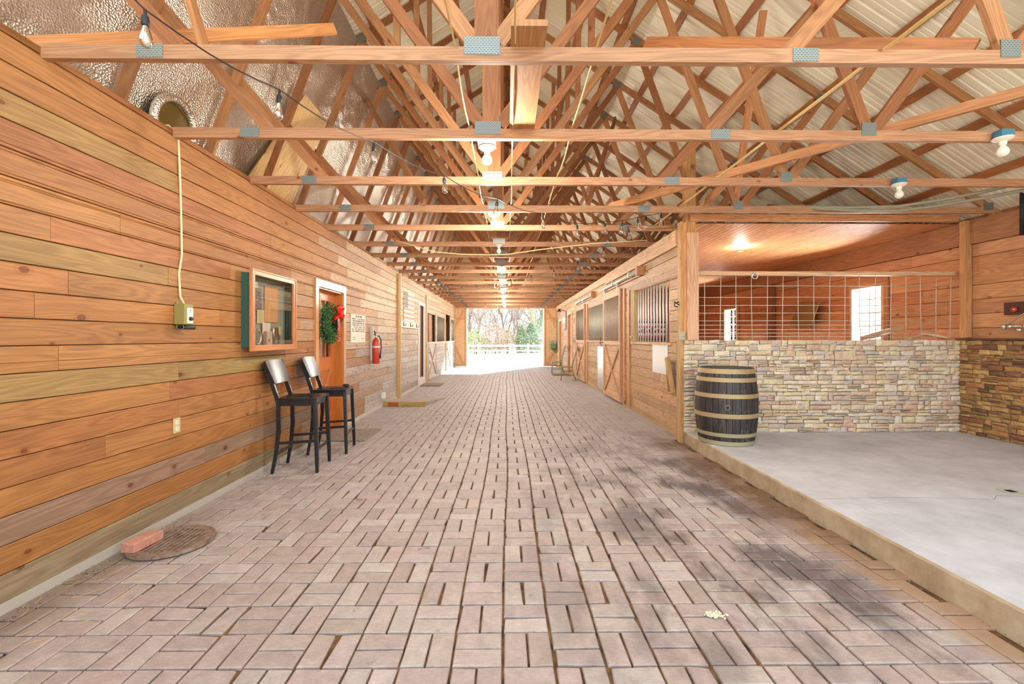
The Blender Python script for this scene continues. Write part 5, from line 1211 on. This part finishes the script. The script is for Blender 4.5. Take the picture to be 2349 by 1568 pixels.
# ------------------------------------------------------------------ barrel
bx, by = 2.655, 5.50; br = thing('barrel', 'weathered dark oak barrel with six yellowed hoops on the slab corner', 'barrel', (bx, by, .15))
def brad(z): t_ = (z - .45) / .45; return .352 - .048 * t_ * t_ * (1.0) if abs(t_) <= 1 else .304
NS = 28; widths = [R.uniform(.7, 1.4) for _ in range(NS)]; tot = sum(widths); ang = 0; mb = MB()
ZS = [i * .9 / 24 for i in range(25)]
for k in range(NS):
    da = 2 * math.pi * widths[k] / tot; a0, a1 = ang + .006, ang + da - .006; ang += da
    c = jit(R.choice([H('#3a3633'), H('#33302f'), H('#45403c'), H('#37353a')]), .12); ru = R.uniform(0, 9)
    b = len(mb.v); sub = 3
    for z in ZS:
        r_ = brad(z)
        for j in range(sub + 1): a = a0 + (a1 - a0) * j / sub; rr_ = r_ - (.003 if j in (0, sub) else 0); mb.v.append((bx + rr_ * math.cos(a), by + rr_ * math.sin(a), .15 + z))
    for i in range(len(ZS) - 1):
        for j in range(sub):
            q = b + i * (sub + 1) + j; mb.idx((q, q + 1, q + sub + 2, q + sub + 1), [(ru + ZS[i], ru + j * .03), (ru + ZS[i], ru + (j + 1) * .03), (ru + ZS[i + 1], ru + (j + 1) * .03), (ru + ZS[i + 1], ru + j * .03)], c)
M['stave'] = wood_mat('barrel_oak', rough=.55, grain=2.2, knots=False)
t = NT(M['stave']); g = t.n('TexCoord').outputs['Object']; src = t.b.inputs['Base Color'].links[0].from_socket; sp_ = t.n('SeparateXYZ'); t.l(g, sp_.inputs[0])
t.l(t.mix(t.math('MULTIPLY', t.mr(t.noise(t.map(g, (1, 1, .5)), 9, 6, .75),   .56, .76), .5), src, H('#948b80')), t.b.inputs['Base Color'])
mb.build('staves', M['stave'], br)
mb = MB(); mb.lathe([(.303, .9), (.285, .9), (.283, .875), (0, .872)], 40, (bx, by, .15), H('#5a5348')); mb.lathe([(.296, 0), (0, .002)], 40, (bx, by, .15), H('#5a5348')); mb.lathe([(.30, 0), (.300, .9)], 40, (bx, by, .15), H('#1c1815')); mb.build('head', M['matte'], br)
for z0, z1, c, old in ((.835, .892, '#a8884c', 0), (.74, .79, '#a98c52', 0), (.555, .605, '#ac8f55', 0), (.325, .378, '#a98d57', 0), (.105, .15, '#a39a6f', 1), (.004, .055, '#a9a27c', 1)):
    mb = MB(); mb.lathe([(brad(z0) - .004, z0), (brad(z0) + .004, z0 + .001), (brad((z0 + z1) / 2) + .0045, (z0 + z1) / 2), (brad(z1) + .004, z1 - .001), (brad(z1) - .004, z1)], 56, (bx, by, .15), mixc(H(c), H('#b0a48c'), .35)); mb.build('hoop', M['hoop'] if 'hoop' in M else M.setdefault('hoop', mat('old_hoop', (1, 1, 1), .5, .25, attr=True)), br, smooth='auto')
ba = math.radians(-90 - 23); rb = brad(.46); bp = Vector((bx + rb * math.cos(ba), by + rb * math.sin(ba), .15 + .455)); nn = Vector((math.cos(ba), math.sin(ba), 0))
mb = MB(); s_ = Vector((-nn.y, nn.x, 0))
for r0, r1, c, d0, d1 in ((.0, .019, '#0c0a09', .004, .004), (.019, .031, '#6b675c', .005, .003)):
    m_ = 18
    for k in range(m_):
        a, b = 2 * math.pi * k / m_, 2 * math.pi * (k + 1) / m_
        P_ = lambda r_, a_, d_: bp + nn * d_ + s_ * r_ * math.cos(a_) + Vector((0, 0, r_ * math.sin(a_)))
        mb.face([P_(r0, a, d0), P_(r1, a, d1), P_(r1, b, d1), P_(r0, b, d0)], None, H(c))
mb.build('bung_hole', M['paint'], br)

# ------------------------------------------------------------------ manhole cover, brick, ramp, mats
mc = Vector((-2.285, 3.13, .006)); mh = thing('drain_cover', 'rusty round slotted drain cover by the foot of the plank wall', 'drain cover', tuple(mc))
M['rust'] = mat('rusty_iron', (1, 1, 1), .75, .2); t = NT(M['rust']); g = t.n('NewGeometry').outputs['Position']; t.l(t.ramp(t.noise(g, 25, 5, .7), [(.3, H('#6b5142')), (.6, H('#9b8573')), (.8, H('#b0a090'))]), t.b.inputs['Base Color']); t.bump(t.noise(g, 130, 3), .5, .004)
mb = MB(); mb.lathe([(.185, .018), (.215, .019), (.235, .017), (.238, .021), (.25, .02), (.252, .0)], 48, tuple(mc)); mb.build('rim', M['rust'], mh)
mb = MB()
for k in range(-5, 6):
    x = k * .034; hl = math.sqrt(max(0, .188 ** 2 - x * x)); mb.box(mc.x + x - .0095, mc.x + x + .0095, mc.y - hl, mc.y + hl, mc.z + .006, mc.z + .018)
mb.build('slotted_grate', M['rust'], mh)
mb = MB(); mb.lathe([(0, .002), (.19, .002)], 36, tuple(mc), H('#080605')); mb.build('pit', M['matte'], mh)
pb = at_z(362, 1240, .03); mb = MB()
n0 = len(mb.v); mb.beam((-2.425, 2.93, .057), (-2.40, 3.15, .057), .095, .062, c=H('#c88d78')); tag(mb.build('brick', M['stone'], bevel=.006), 'loose red brick lying on the slotted drain cover', 'brick')
# scattered grit by the wall and slab
rr = random.Random(12); mb = MB()
for i in range(700):
    if i % 3: x = XL + .02 + abs(rr.gauss(0, .09)); y = rr.uniform(1.8, 3.6)
    else: x = SX - .01 - abs(rr.gauss(0, .03)); y = rr.uniform(1.2, 5.9)
    s_ = rr.uniform(.0015, .006); p = Vector((x, y, rr.uniform(-.003, .001) + s_ * .4)); c = rr.choice([H('#6a5138'), H('#8d7557'), H('#b5a58d'), H('#4a3826')])
    T = [p + Vector((rr.uniform(-1, 1), rr.uniform(-1, 1), rr.uniform(-.6, 1))).normalized() * s_ for _ in range(4)]
    mb.face([T[0], T[1], T[2]], None, c); mb.face([T[0], T[2], T[3]], None, c); mb.face([T[1], T[3], T[2]], None, c); mb.face([T[0], T[3], T[1]], None, c)
tag(mb.build('grit', M['matte'], origin=(0, 2, 0)), 'loose grit and gravel scattered along the wall foot and the slab edge', 'grit', kind='stuff')
mb = MB()
for i in range(26):
    x = XL + rr.uniform(.03, .5); y = rr.uniform(1.9, 3.0); a = rr.uniform(0, 3.14); l_ = rr.uniform(.03, .12); mb.tube([(x, y, .003), (x + l_ * .5 * math.cos(a), y + l_ * .5 * math.sin(a), .008), (x + l_ * math.cos(a + .3), y + l_ * math.sin(a + .3), .003)], .0012, 4, H('#d2b25a'))
tag(mb.build('straw', M['matte'], origin=(XL, 2.4, 0)), 'yellow straw wisps scattered on the pavers by the wall', 'straw', kind='stuff')
# paver ramp beside the wall post
rx0, rx1, ry0, ry1 = XL + .01, -1.68, 9.35, 10.75; rpth = thing('brick_ramp', 'low paver topped step with timber edge against the weathered wall', 'step', ((rx0 + rx1) / 2, ry0, 0))
mb = MB(); mb.box(rx0, rx1, ry0, ry0 + .05, 0, .085, H('#b59a52')); tag(mb.build('timber_edge', M['wood'], rpth), 'yellowish timber edging')
mb = MB(); mb.face([(rx0, ry0 + .05, .08), (rx1, ry0 + .05, .08), (rx1 + .25, ry1, .0), (rx0, ry1, .0)], None, H('#a89a90'))
for k in range(11):
    for q in range(7):
        x_ = rx0 + (rx1 - rx0) * q / 7; y_ = ry0 + .05 + (ry1 - ry0 - .1) * k / 11; z_ = lambda yy: .083 * (1 - (yy - ry0 - .05) / (ry1 - ry0))
        w_ = (rx1 - rx0) / 7 - .01; l_ = (ry1 - ry0) / 11 - .008; mb.face([(x_, y_, z_(y_)), (x_ + w_, y_, z_(y_)), (x_ + w_, y_ + l_, z_(y_ + l_)), (x_, y_ + l_, z_(y_ + l_))], None, jit(H('#b5a79c'), .05))
mb.face([(rx1, ry0, 0), (rx1, ry0 + .05, .08), (rx1 + .25, ry1, 0)], None, H('#a89a90')); mb.build('paver_top', M['paver'], rpth)
mb = MB(); mb.box(XL + .13, XL + .33, ry0 - .012, ry0 - .001, .005, .085, H('#b5582c')); tag(mb.build('edge_brick', M['stone'], rpth), 'orange red brick end')
M['mat'] = mat('woven_mat', (1, 1, 1), .9); t = NT(M['mat']); g = t.n('NewGeometry').outputs['Position']; t.l(t.ramp(t.noise(g, 95, 3, .7), [(.38, H('#4d453e')), (.6, H('#b3a799'))]), t.b.inputs['Base Color'])
mb = MB(); mb.box(XL + .03, -1.93, 6.2, 7.0, .001, .014); tag(mb.build('door_mat', M['mat'], bevel=.004), 'grey woven door mat in front of the wreath door', 'mat')
mb = MB(); y_ = YL(966); mb.box(XL + .03, -1.95, y_ - .4, y_ + .35, .001, .03, H('#8a7b70')); tag(mb.build('door_step', M['matte']), 'thin dark mat below the white framed door', 'mat')
mb = MB(); mb.box(1.72, 2.36, 16.9, 17.7, .001, .014, H('#7a5f50')); tag(mb.build('door_mat', M['matte']), 'brown mat in front of the first orange door behind the chair', 'mat')

# ------------------------------------------------------------------ lamps
def lamp(x, y, zt, lit, lab, blue=False, sc=1.0, grp='ceiling lamps along the aisle'):
    t_ = thing('ceiling_lamp', lab, 'lamp', (x, y, zt), grp)
    mb = MB(); mb.lathe([(0, .0), (.062, 0), (.066, -.008), (.05, -.022), (.026, -.03), (.022, -.055), (0, -.055)], 24, (0, 0, 0)); mb.build('lamp_holder', M['porcelain'], t_, local=True, smooth='auto')
    mb = MB(); mb.lathe([(.016, -.055), (.018, -.066), (.034, -.088), (.0385, -.108), (.034, -.128), (.018, -.142), (0, -.145)], 24, (0, 0, 0)); mb.build('bulb', M['lit'] if lit else M['porcelain'], t_, local=True, smooth=True)
    if blue:
        mb = MB(); mb.box(-.05, .05, -.042, .03, .0, .055, H('#3f7f96')); tag(mb.build('junction_box', M['paint'], t_, local=True, bevel=.004), 'blue plastic junction box')
    return t_
lp = [(1117, 3.66, 1), (1133, 5.68, 1), (1144, 7.50, 0), (1150, 9.82, 1), (1151, 11.95, 1), (1153, 14.15, 1), (1154, 16.35, 1), (1156, 18.52, 1), (1157, 20.58, 1)]
for i, (px, y, lit) in enumerate(lp):
    lamp(at_y(px, HZ, y).x, y, CZ - .003, lit, ('nearest' if i == 0 else OrdN[i]) + (' lit round bulb' if lit else ' lamp in the row, unlit,') + ' hanging under the trusses along the aisle centre')
    mb = MB(); x = at_y(px, HZ, y).x; mb.box(x - .07, x + .07, y - .09 if i else y - .09, y + .05, CZ + .0, CZ + .02, H('#d8b58c')); tag(mb.build('mounting_block', M['wood']), 'mounting board for the ' + ('nearest' if i == 0 else OrdN[i]) + ' aisle lamp', 'board', 'lamp mounting boards')
for px, ty, lab in ((2300, TY[1] - .065, 'unlit globe lamp with blue box on the second truss over the wash bay'), (2062, TY[2] - .065, 'unlit globe lamp with blue box on the third truss over the wash bay')):
    lamp(at_y(px, HZ, ty).x, ty, CZ + .005, 0, lab, blue=True, grp='globe lamps over the wash bay')

# ------------------------------------------------------------------ string lights
sk = MB(); sk.lathe([(0, 0), (.007, 0), (.007, -.03), (.014, -.034), (.0165, -.05), (.0165, -.075), (.014, -.078), (0, -.078)], 14); SKo = sk.build('socket', M['black_plastic'], smooth='auto', origin=(0, 0, 0)); SKm = SKo.data; bpy.data.objects.remove(SKo)
bu = MB(); bu.lathe([(.010, -.075), (.013, -.09), (.021, -.115), (.0265, -.138), (.0275, -.15), (.023, -.17), (.012, -.181), (0, -.184)], 16); BUo = bu.build('bulb', M['bulb_glass'], smooth=True, origin=(0, 0, 0)); BUm = BUo.data; bpy.data.objects.remove(BUo)
fi = MB()
for s in (-.005, .005): fi.tube([(s, 0, -.08), (s * 1.6, 0, -.135)], .0012, 5, H('#c07a30'))
fi.tube([(0, 0, -.076), (0, 0, -.10)], .005, 8, H('#d9cdb0')); FIo = fi.build('filament', M['paint'], origin=(0, 0, 0)); FIm = FIo.data; bpy.data.objects.remove(FIo)
def string(pts, lab, tilt=.2, scale=1.0, seed=1):
    rr = random.Random(seed); t_ = thing('string_light', lab, 'string lights', tuple(pts[0]), 'string lights'); o0 = Vector(pts[0])
    pts = [Vector(p) for p in pts]; path = []
    for a, b in zip(pts[:-1], pts[1:]):
        for k in range(5): u = k / 5; path.append(a.lerp(b, u) - Vector((0, 0, .045 * (b - a).length * math.sin(math.pi * u))))
    path.append(pts[-1]); mb = MB(); mb.tube(path, .0038, 6); mb.build('cable', M['black_plastic'], t_, smooth=True)
    for p in pts[1:-1]:
        rx, ry, rq = rr.uniform(-tilt, tilt), rr.uniform(-tilt, tilt), rr.uniform(0, 3)
        s_ = bpy.data.objects.new('socket', SKm); b_ = bpy.data.objects.new('bulb', BUm); f_ = bpy.data.objects.new('filament', FIm)
        for o in (s_, b_): COL.objects.link(o); o.parent = t_; o.location = p - o0; o.rotation_euler = (rx, ry, rq); o.scale = (scale,) * 3
        COL.objects.link(f_); f_.parent = b_
    return t_
zs_ = 2.905
S1 = [at_z(240, -90, 2.9)] + [at_z(*p) for p in ((332, 22, zs_), (641, 206, zs_), (858, 326, zs_), (1018, 402, zs_), (1141, 456, zs_), (1243, 489, zs_), (1323, 512, zs_))]
S1 += [at_y(1384, 507, 6.1), at_y(1428, 505, 6.1), at_y(1462, 498, 6.05), at_y(1482, 494, 6.0), at_y(1516, 487, 5.95), Vector((SX + .03, YS - .05, 3.08))]
string(S1, 'string of clear bulbs crossing from the near wall top to the corner post', seed=3)
S2 = [Vector((SX - .03, YS + .1, 2.9))] + [at_y(px, py, y) for px, py, y in ((1440, 520, 6.4), (1430, 512, 6.9), (1384, 565, 7.6), (1324, 598, 8.6), (1268, 616, 9.7), (1218, 631, 10.6), (1172, 640, 11.4), (1133, 648, 12.0), (1094, 653, 12.5), (1059, 655, 12.8), (1028, 653, 12.9), (1001, 645, 12.6), (975, 634, 12.1), (960, 622, 11.9), (950, 628, 12.6), (926, 618, 11.0))] + [Vector((XL + .02, 11.0, 2.9))]
string(S2, 'second string of clear bulbs running from the corner post to the weathered wall', seed=4)
S3 = [Vector((XL + .03, 15.6, 2.9))] + [at_y(px, py, y) for px, py, y in ((1025, 668, 15.9), (1055, 678, 16.4), (1086, 689, 18.0), (1114, 695, 19.4), (1140, 701, 20.6), (1165, 702.5, 21.2), (1189, 703.5, 21.5), (1211, 702, 21.3), (1231, 699, 20.6), (1252, 696, 19.6), (1272, 689, 18.0), (1292, 679, 16.2))] + [Vector((XR - .03, 15.6, 2.9))]
string(S3, 'third string of clear bulbs swagged before the far opening', seed=5)
S4 = [Vector((-2.3, YE + .17, 3.0))] + [at_y(px, py, YE + 1.6) for px, py in ((1082, 722), (1097, 732), (1114, 737), (1131, 739), (1149, 739), (1169, 735), (1189, 729), (1209, 722), (1230, 713))] + [Vector((2.2, YE + .17, 3.1))]
string(S4, 'string of small bulbs hanging outside beyond the far opening', scale=1.0, seed=6)

# ------------------------------------------------------------------ outside
mb = MB(); M['yard'] = conc_mat('pale_yard', H('#d9cfbf'), H('#e8e0d3'), .9, .8)
def gz(x, y): return -.02 if y < YE + .2 else -.03 - .35 * min(1, max(0, (y - YE - 1) / 26))
gx = [-60, -20, -8, -3, 3, 8, 20, 60]; gy = [YE + .1, YE + 1, 30, 38, 46, 52, 70, 140]
n = len(mb.v)
for y in gy:
    for x in gx: mb.v.append((x, y, gz(x, y)))
for i in range(len(gy) - 1):
    for k in range(len(gx) - 1): a = n + i * len(gx) + k; mb.idx((a, a + 1, a + len(gx) + 1, a + len(gx)))
mb.face([(-60, -60, -.03), (60, -60, -.03), (60, .3, -.03), (-60, .3, -.03)])
mb.face([(-60, .3, -.03), (-6.1, .3, -.03), (-6.1, YE + .1, -.03), (-60, YE + .1, -.03)]); mb.face([(XO + .1, .3, -.03), (60, .3, -.03), (60, YE + .1, -.03), (XO + .1, YE + .1, -.03)])
struct(mb, 'ground', M['yard'])
WH = mat('white_vinyl', (.85, .86, .86), .4)
FY = 46.0; gzf = gz(0, FY); fpx = lambda px: at_y(px, HZ, FY).x
ft = gzf + 1.12
fc = thing('vinyl_fence', 'white vinyl rail fence across the yard beyond the opening', 'fence', (fpx(1172), FY, gzf))
def fpost(x, par): mb = MB(); mb.box(x - .10, x + .10, FY - .07, FY + .07, gzf - .1, ft, (1, 1, 1)); mb.beam((x, FY, ft), (x, FY, ft + .06), .24, .18, (0, 1, 0), w2=.05, h2=.05); mb.build('post', WH, par)
for x in (fpx(1097) - 9.9, fpx(1097) - 6.6, fpx(1097) - 3.3, fpx(1097), fpx(1171)): fpost(x, fc)
for z0, z1 in ((ft - .26, ft - .06), (ft - .74, ft - .58), (.0 + gzf + .02, gzf + .12)):
    mb = MB(); mb.box(fpx(1097) - 10, fpx(1171), FY - .03, FY + .03, z0, z1); mb.build('rail', WH, fc)
gt = thing('vinyl_gate', 'white vinyl gate section in the fence beyond the opening', 'gate', (fpx(1211), FY, gzf))
for x in (fpx(1177.5), fpx(1211), fpx(1244), fpx(1244) + 3.3, fpx(1244) + 6.6): fpost(x, gt)
for z0, z1 in ((ft - .26, ft - .06), (ft - .74, ft - .58), (gzf + .1, gzf + .2)):
    mb = MB(); mb.box(fpx(1177.5), fpx(1244) + 6.6, FY - .03, FY + .03, z0, z1); mb.build('rail', WH, gt)
# trees
BK = [H('#8d8078'), H('#9a8c82'), H('#7f736a')]
def bare(seed, h, spread=1.0):
    rr = random.Random(seed); mb = MB(); c = rr.choice(BK)
    def grow(p, d, L, r, lev):
        pts = [p]; q = p
        for k in range(3):
            d = (d + Vector((rr.uniform(-1, 1), rr.uniform(-1, 1), rr.uniform(-.3, .5))) * .14).normalized(); q = q + d * L / 3; pts.append(q)
        mb.tube(pts, [r, r * .85, r * .7, r * .5], 4 if lev else 6, jit(c, .08, rr), cap=False)
        if lev >= 4 or L < .25: return
        for k in range(rr.randint(3, 4) + (2 if lev == 0 else 0)):
            t_ = rr.uniform(.3, 1); i = min(2, int(t_ * 3)); b = pts[i].lerp(pts[i + 1], t_ * 3 - i)
            nd = (d * .7 + Vector((rr.uniform(-1, 1), rr.uniform(-1, 1), rr.uniform(-.1, .9))) * spread).normalized(); grow(b, nd, L * rr.uniform(.5, .72), max(.006, r * .45), lev + 1)
    grow(Vector((0, 0, -.4)), Vector((0, 0, 1)), h * .5, h * .014, 0)
    return mb
protos_b = []
for s in range(4):
    t_ = thing('bare_tree', 'x', 'tree', (0, 0, 0), 'bare trees beyond the fence'); bare(60 + s, 9 + s, .9).build('trunk', M['matte'], t_, local=True); protos_b.append(t_)
places = [(-9, 58), (-6.4, 52), (-4.6, 57), (-3.4, 50.5), (-2.2, 61), (-.9, 54), (.2, 58), (1.3, 52.5), (2.4, 63), (3.6, 56), (5.0, 51), (7, 60), (-7.6, 66), (-1.5, 68), (.9, 66), (4.4, 67), (-5.2, 64), (9.5, 55)]
for i, (x, y) in enumerate(places):
    o = protos_b[i] if i < 4 else copy_tree(protos_b[i % 4]); o.location = (x, y, gz(x, y)); o.rotation_euler.z = i * 1.3; o['label'] = 'bare grey tree, ' + OrdN[i] + ' counted in the row of woods behind the fence'
def bushy(name, x, y, h, r, pal, lab, seed, n=2600, cone=False):
    rr = random.Random(seed); mb = MB(); g0 = gz(x, y)
    for i in range(n):
        t_ = rr.random(); 
        if cone: z = t_ ** .8 * h; rad = r * (1 - z / h) * (.7 + .5 * rr.random()) + .1
        else: z = .25 + t_ * (h - .25); rad = r * math.sin(math.pi * min(.98, .15 + .8 * z / h)) * (.5 + .6 * rr.random())
        a = rr.uniform(0, 6.283); p = Vector((x + rad * math.cos(a), y + rad * math.sin(a), g0 + z)) + Vector((rr.gauss(0, .08), rr.gauss(0, .08), rr.gauss(0, .1)))
        d = Vector((rr.uniform(-1, 1), rr.uniform(-1, 1), rr.uniform(-.6, .8))).normalized() * rr.uniform(.05, .12); e = d.orthogonal().normalized() * .05; mb.face([p - d, p + e, p + d, p - e], None, jit(rr.choice(pal), .15, rr))
    t_ = thing(name, lab, 'tree', (x, y, g0)); mb.build('foliage', M['leaf'], t_)
    mb = MB(); mb.tube([(x, y, g0 - .2), (x + .05, y, g0 + h * .6)], [.09, .03], 6, BK[2]); mb.build('trunk', M['matte'], t_)
M['leaf'] = mat('leaves', (1, 1, 1), .7, attr=True); NT(M['leaf']).b.inputs['Transmission Weight'].default_value = 0
GR = [H('#8fa588'), H('#a2b294'), H('#809882'), H('#b0bc98')]; YG = [H('#b9c28e'), H('#a6b080'), H('#ccd0a0')]; RD = [H('#b89688'), H('#c4a592'), H('#a88c80'), H('#c9b49c')]
bushy('evergreen_tree', 3.9, 50, 4.9, 1.5, GR, 'tall dense green cedar at the stall side of the woods', 201, cone=True)
bushy('evergreen_tree', 2.6, 51, 3.4, 1.3, GR, 'shorter bluish cedar next to the tall cedar behind the gate', 202, cone=True)
bushy('evergreen_tree', 1.6, 52, 3.2, 1.1, YG + GR, 'small yellow green cedar behind the fence gate post', 203, cone=True)
bushy('evergreen_tree', 2.9, 53, 5.2, .5, YG, 'slim bright yellow green sapling above the cedars', 204, n=700)
bushy('evergreen_tree', 5.4, 51, 4.2, 1.5, GR, 'rounded cedar beyond the far opening edge', 205, cone=True)
bushy('autumn_shrub', -1.3, 50, 3.3, 1.7, RD, 'rusty red leaved shrub in the middle of the woods edge', 206, n=2000)
bushy('autumn_shrub', .0, 51.5, 2.7, 1.2, RD + YG, 'smaller orange leaved shrub beside the rusty one', 207, n=1400)
bushy('green_shrub', -3.6, 50, 2.6, 1.4, YG, 'yellow green shrub behind the fence on the plank wall side', 208, n=1400)
bushy('green_shrub', -5.3, 51, 3.0, 1.5, YG + GR, 'larger green shrub at the outer edge of the woods', 209, n=1400)
bushy('green_shrub', -2.5, 52, 1.7, 1.3, GR, 'low green shrub between yellow shrub and rusty shrub', 210, n=1000)
# brushy undergrowth and the far tree line, so the horizon is closed
rr = random.Random(77); mb = MB()
for i in range(13000):
    x = rr.uniform(-22, 22); y = rr.uniform(56, 76); z = gz(x, y) + rr.random() ** 1.3 * 6.5; l_ = rr.uniform(.3, 1.6); d = Vector((rr.uniform(-.35, .35), rr.uniform(-.3, .3), 1)).normalized() * l_; s_ = rr.uniform(.010, .024)
    p = Vector((x, y, z)); c = jit(rr.choice([H('#9a8d84'), H('#aa9c92'), H('#8a7e6c'), H('#a3a68a'), H('#ae9284')]), .12, rr); mb.face([p + Vector((-s_, 0, 0)), p + Vector((s_, 0, 0)), p + d + Vector((s_ * .4, 0, 0)), p + d + Vector((-s_ * .4, 0, 0))], None, c)
tag(mb.build('undergrowth', M['matte'], origin=(0, 60, -.4)), 'tangled brown undergrowth filling the woods behind the trees', 'undergrowth', kind='stuff')
rr = random.Random(78); mb = MB()
for i in range(260):
    x = rr.uniform(-6, 6); y = rr.uniform(24, 44); s_ = rr.uniform(.02, .06); z = gz(x, y) + .01; c = rr.choice([H('#a8a05a'), H('#c9b070')])
    for k in range(3): a = rr.uniform(0, 6.28); mb.face([(x, y, z), (x + s_ * math.cos(a), y + s_ * math.sin(a), z + .02), (x + s_ * math.cos(a + .6), y + s_ * math.sin(a + .6), z)], None, c)
tag(mb.build('grass_tufts', M['matte'], origin=(0, 30, -.1)), 'thin yellow grass tufts scattered over the bright yard', 'grass', kind='stuff')
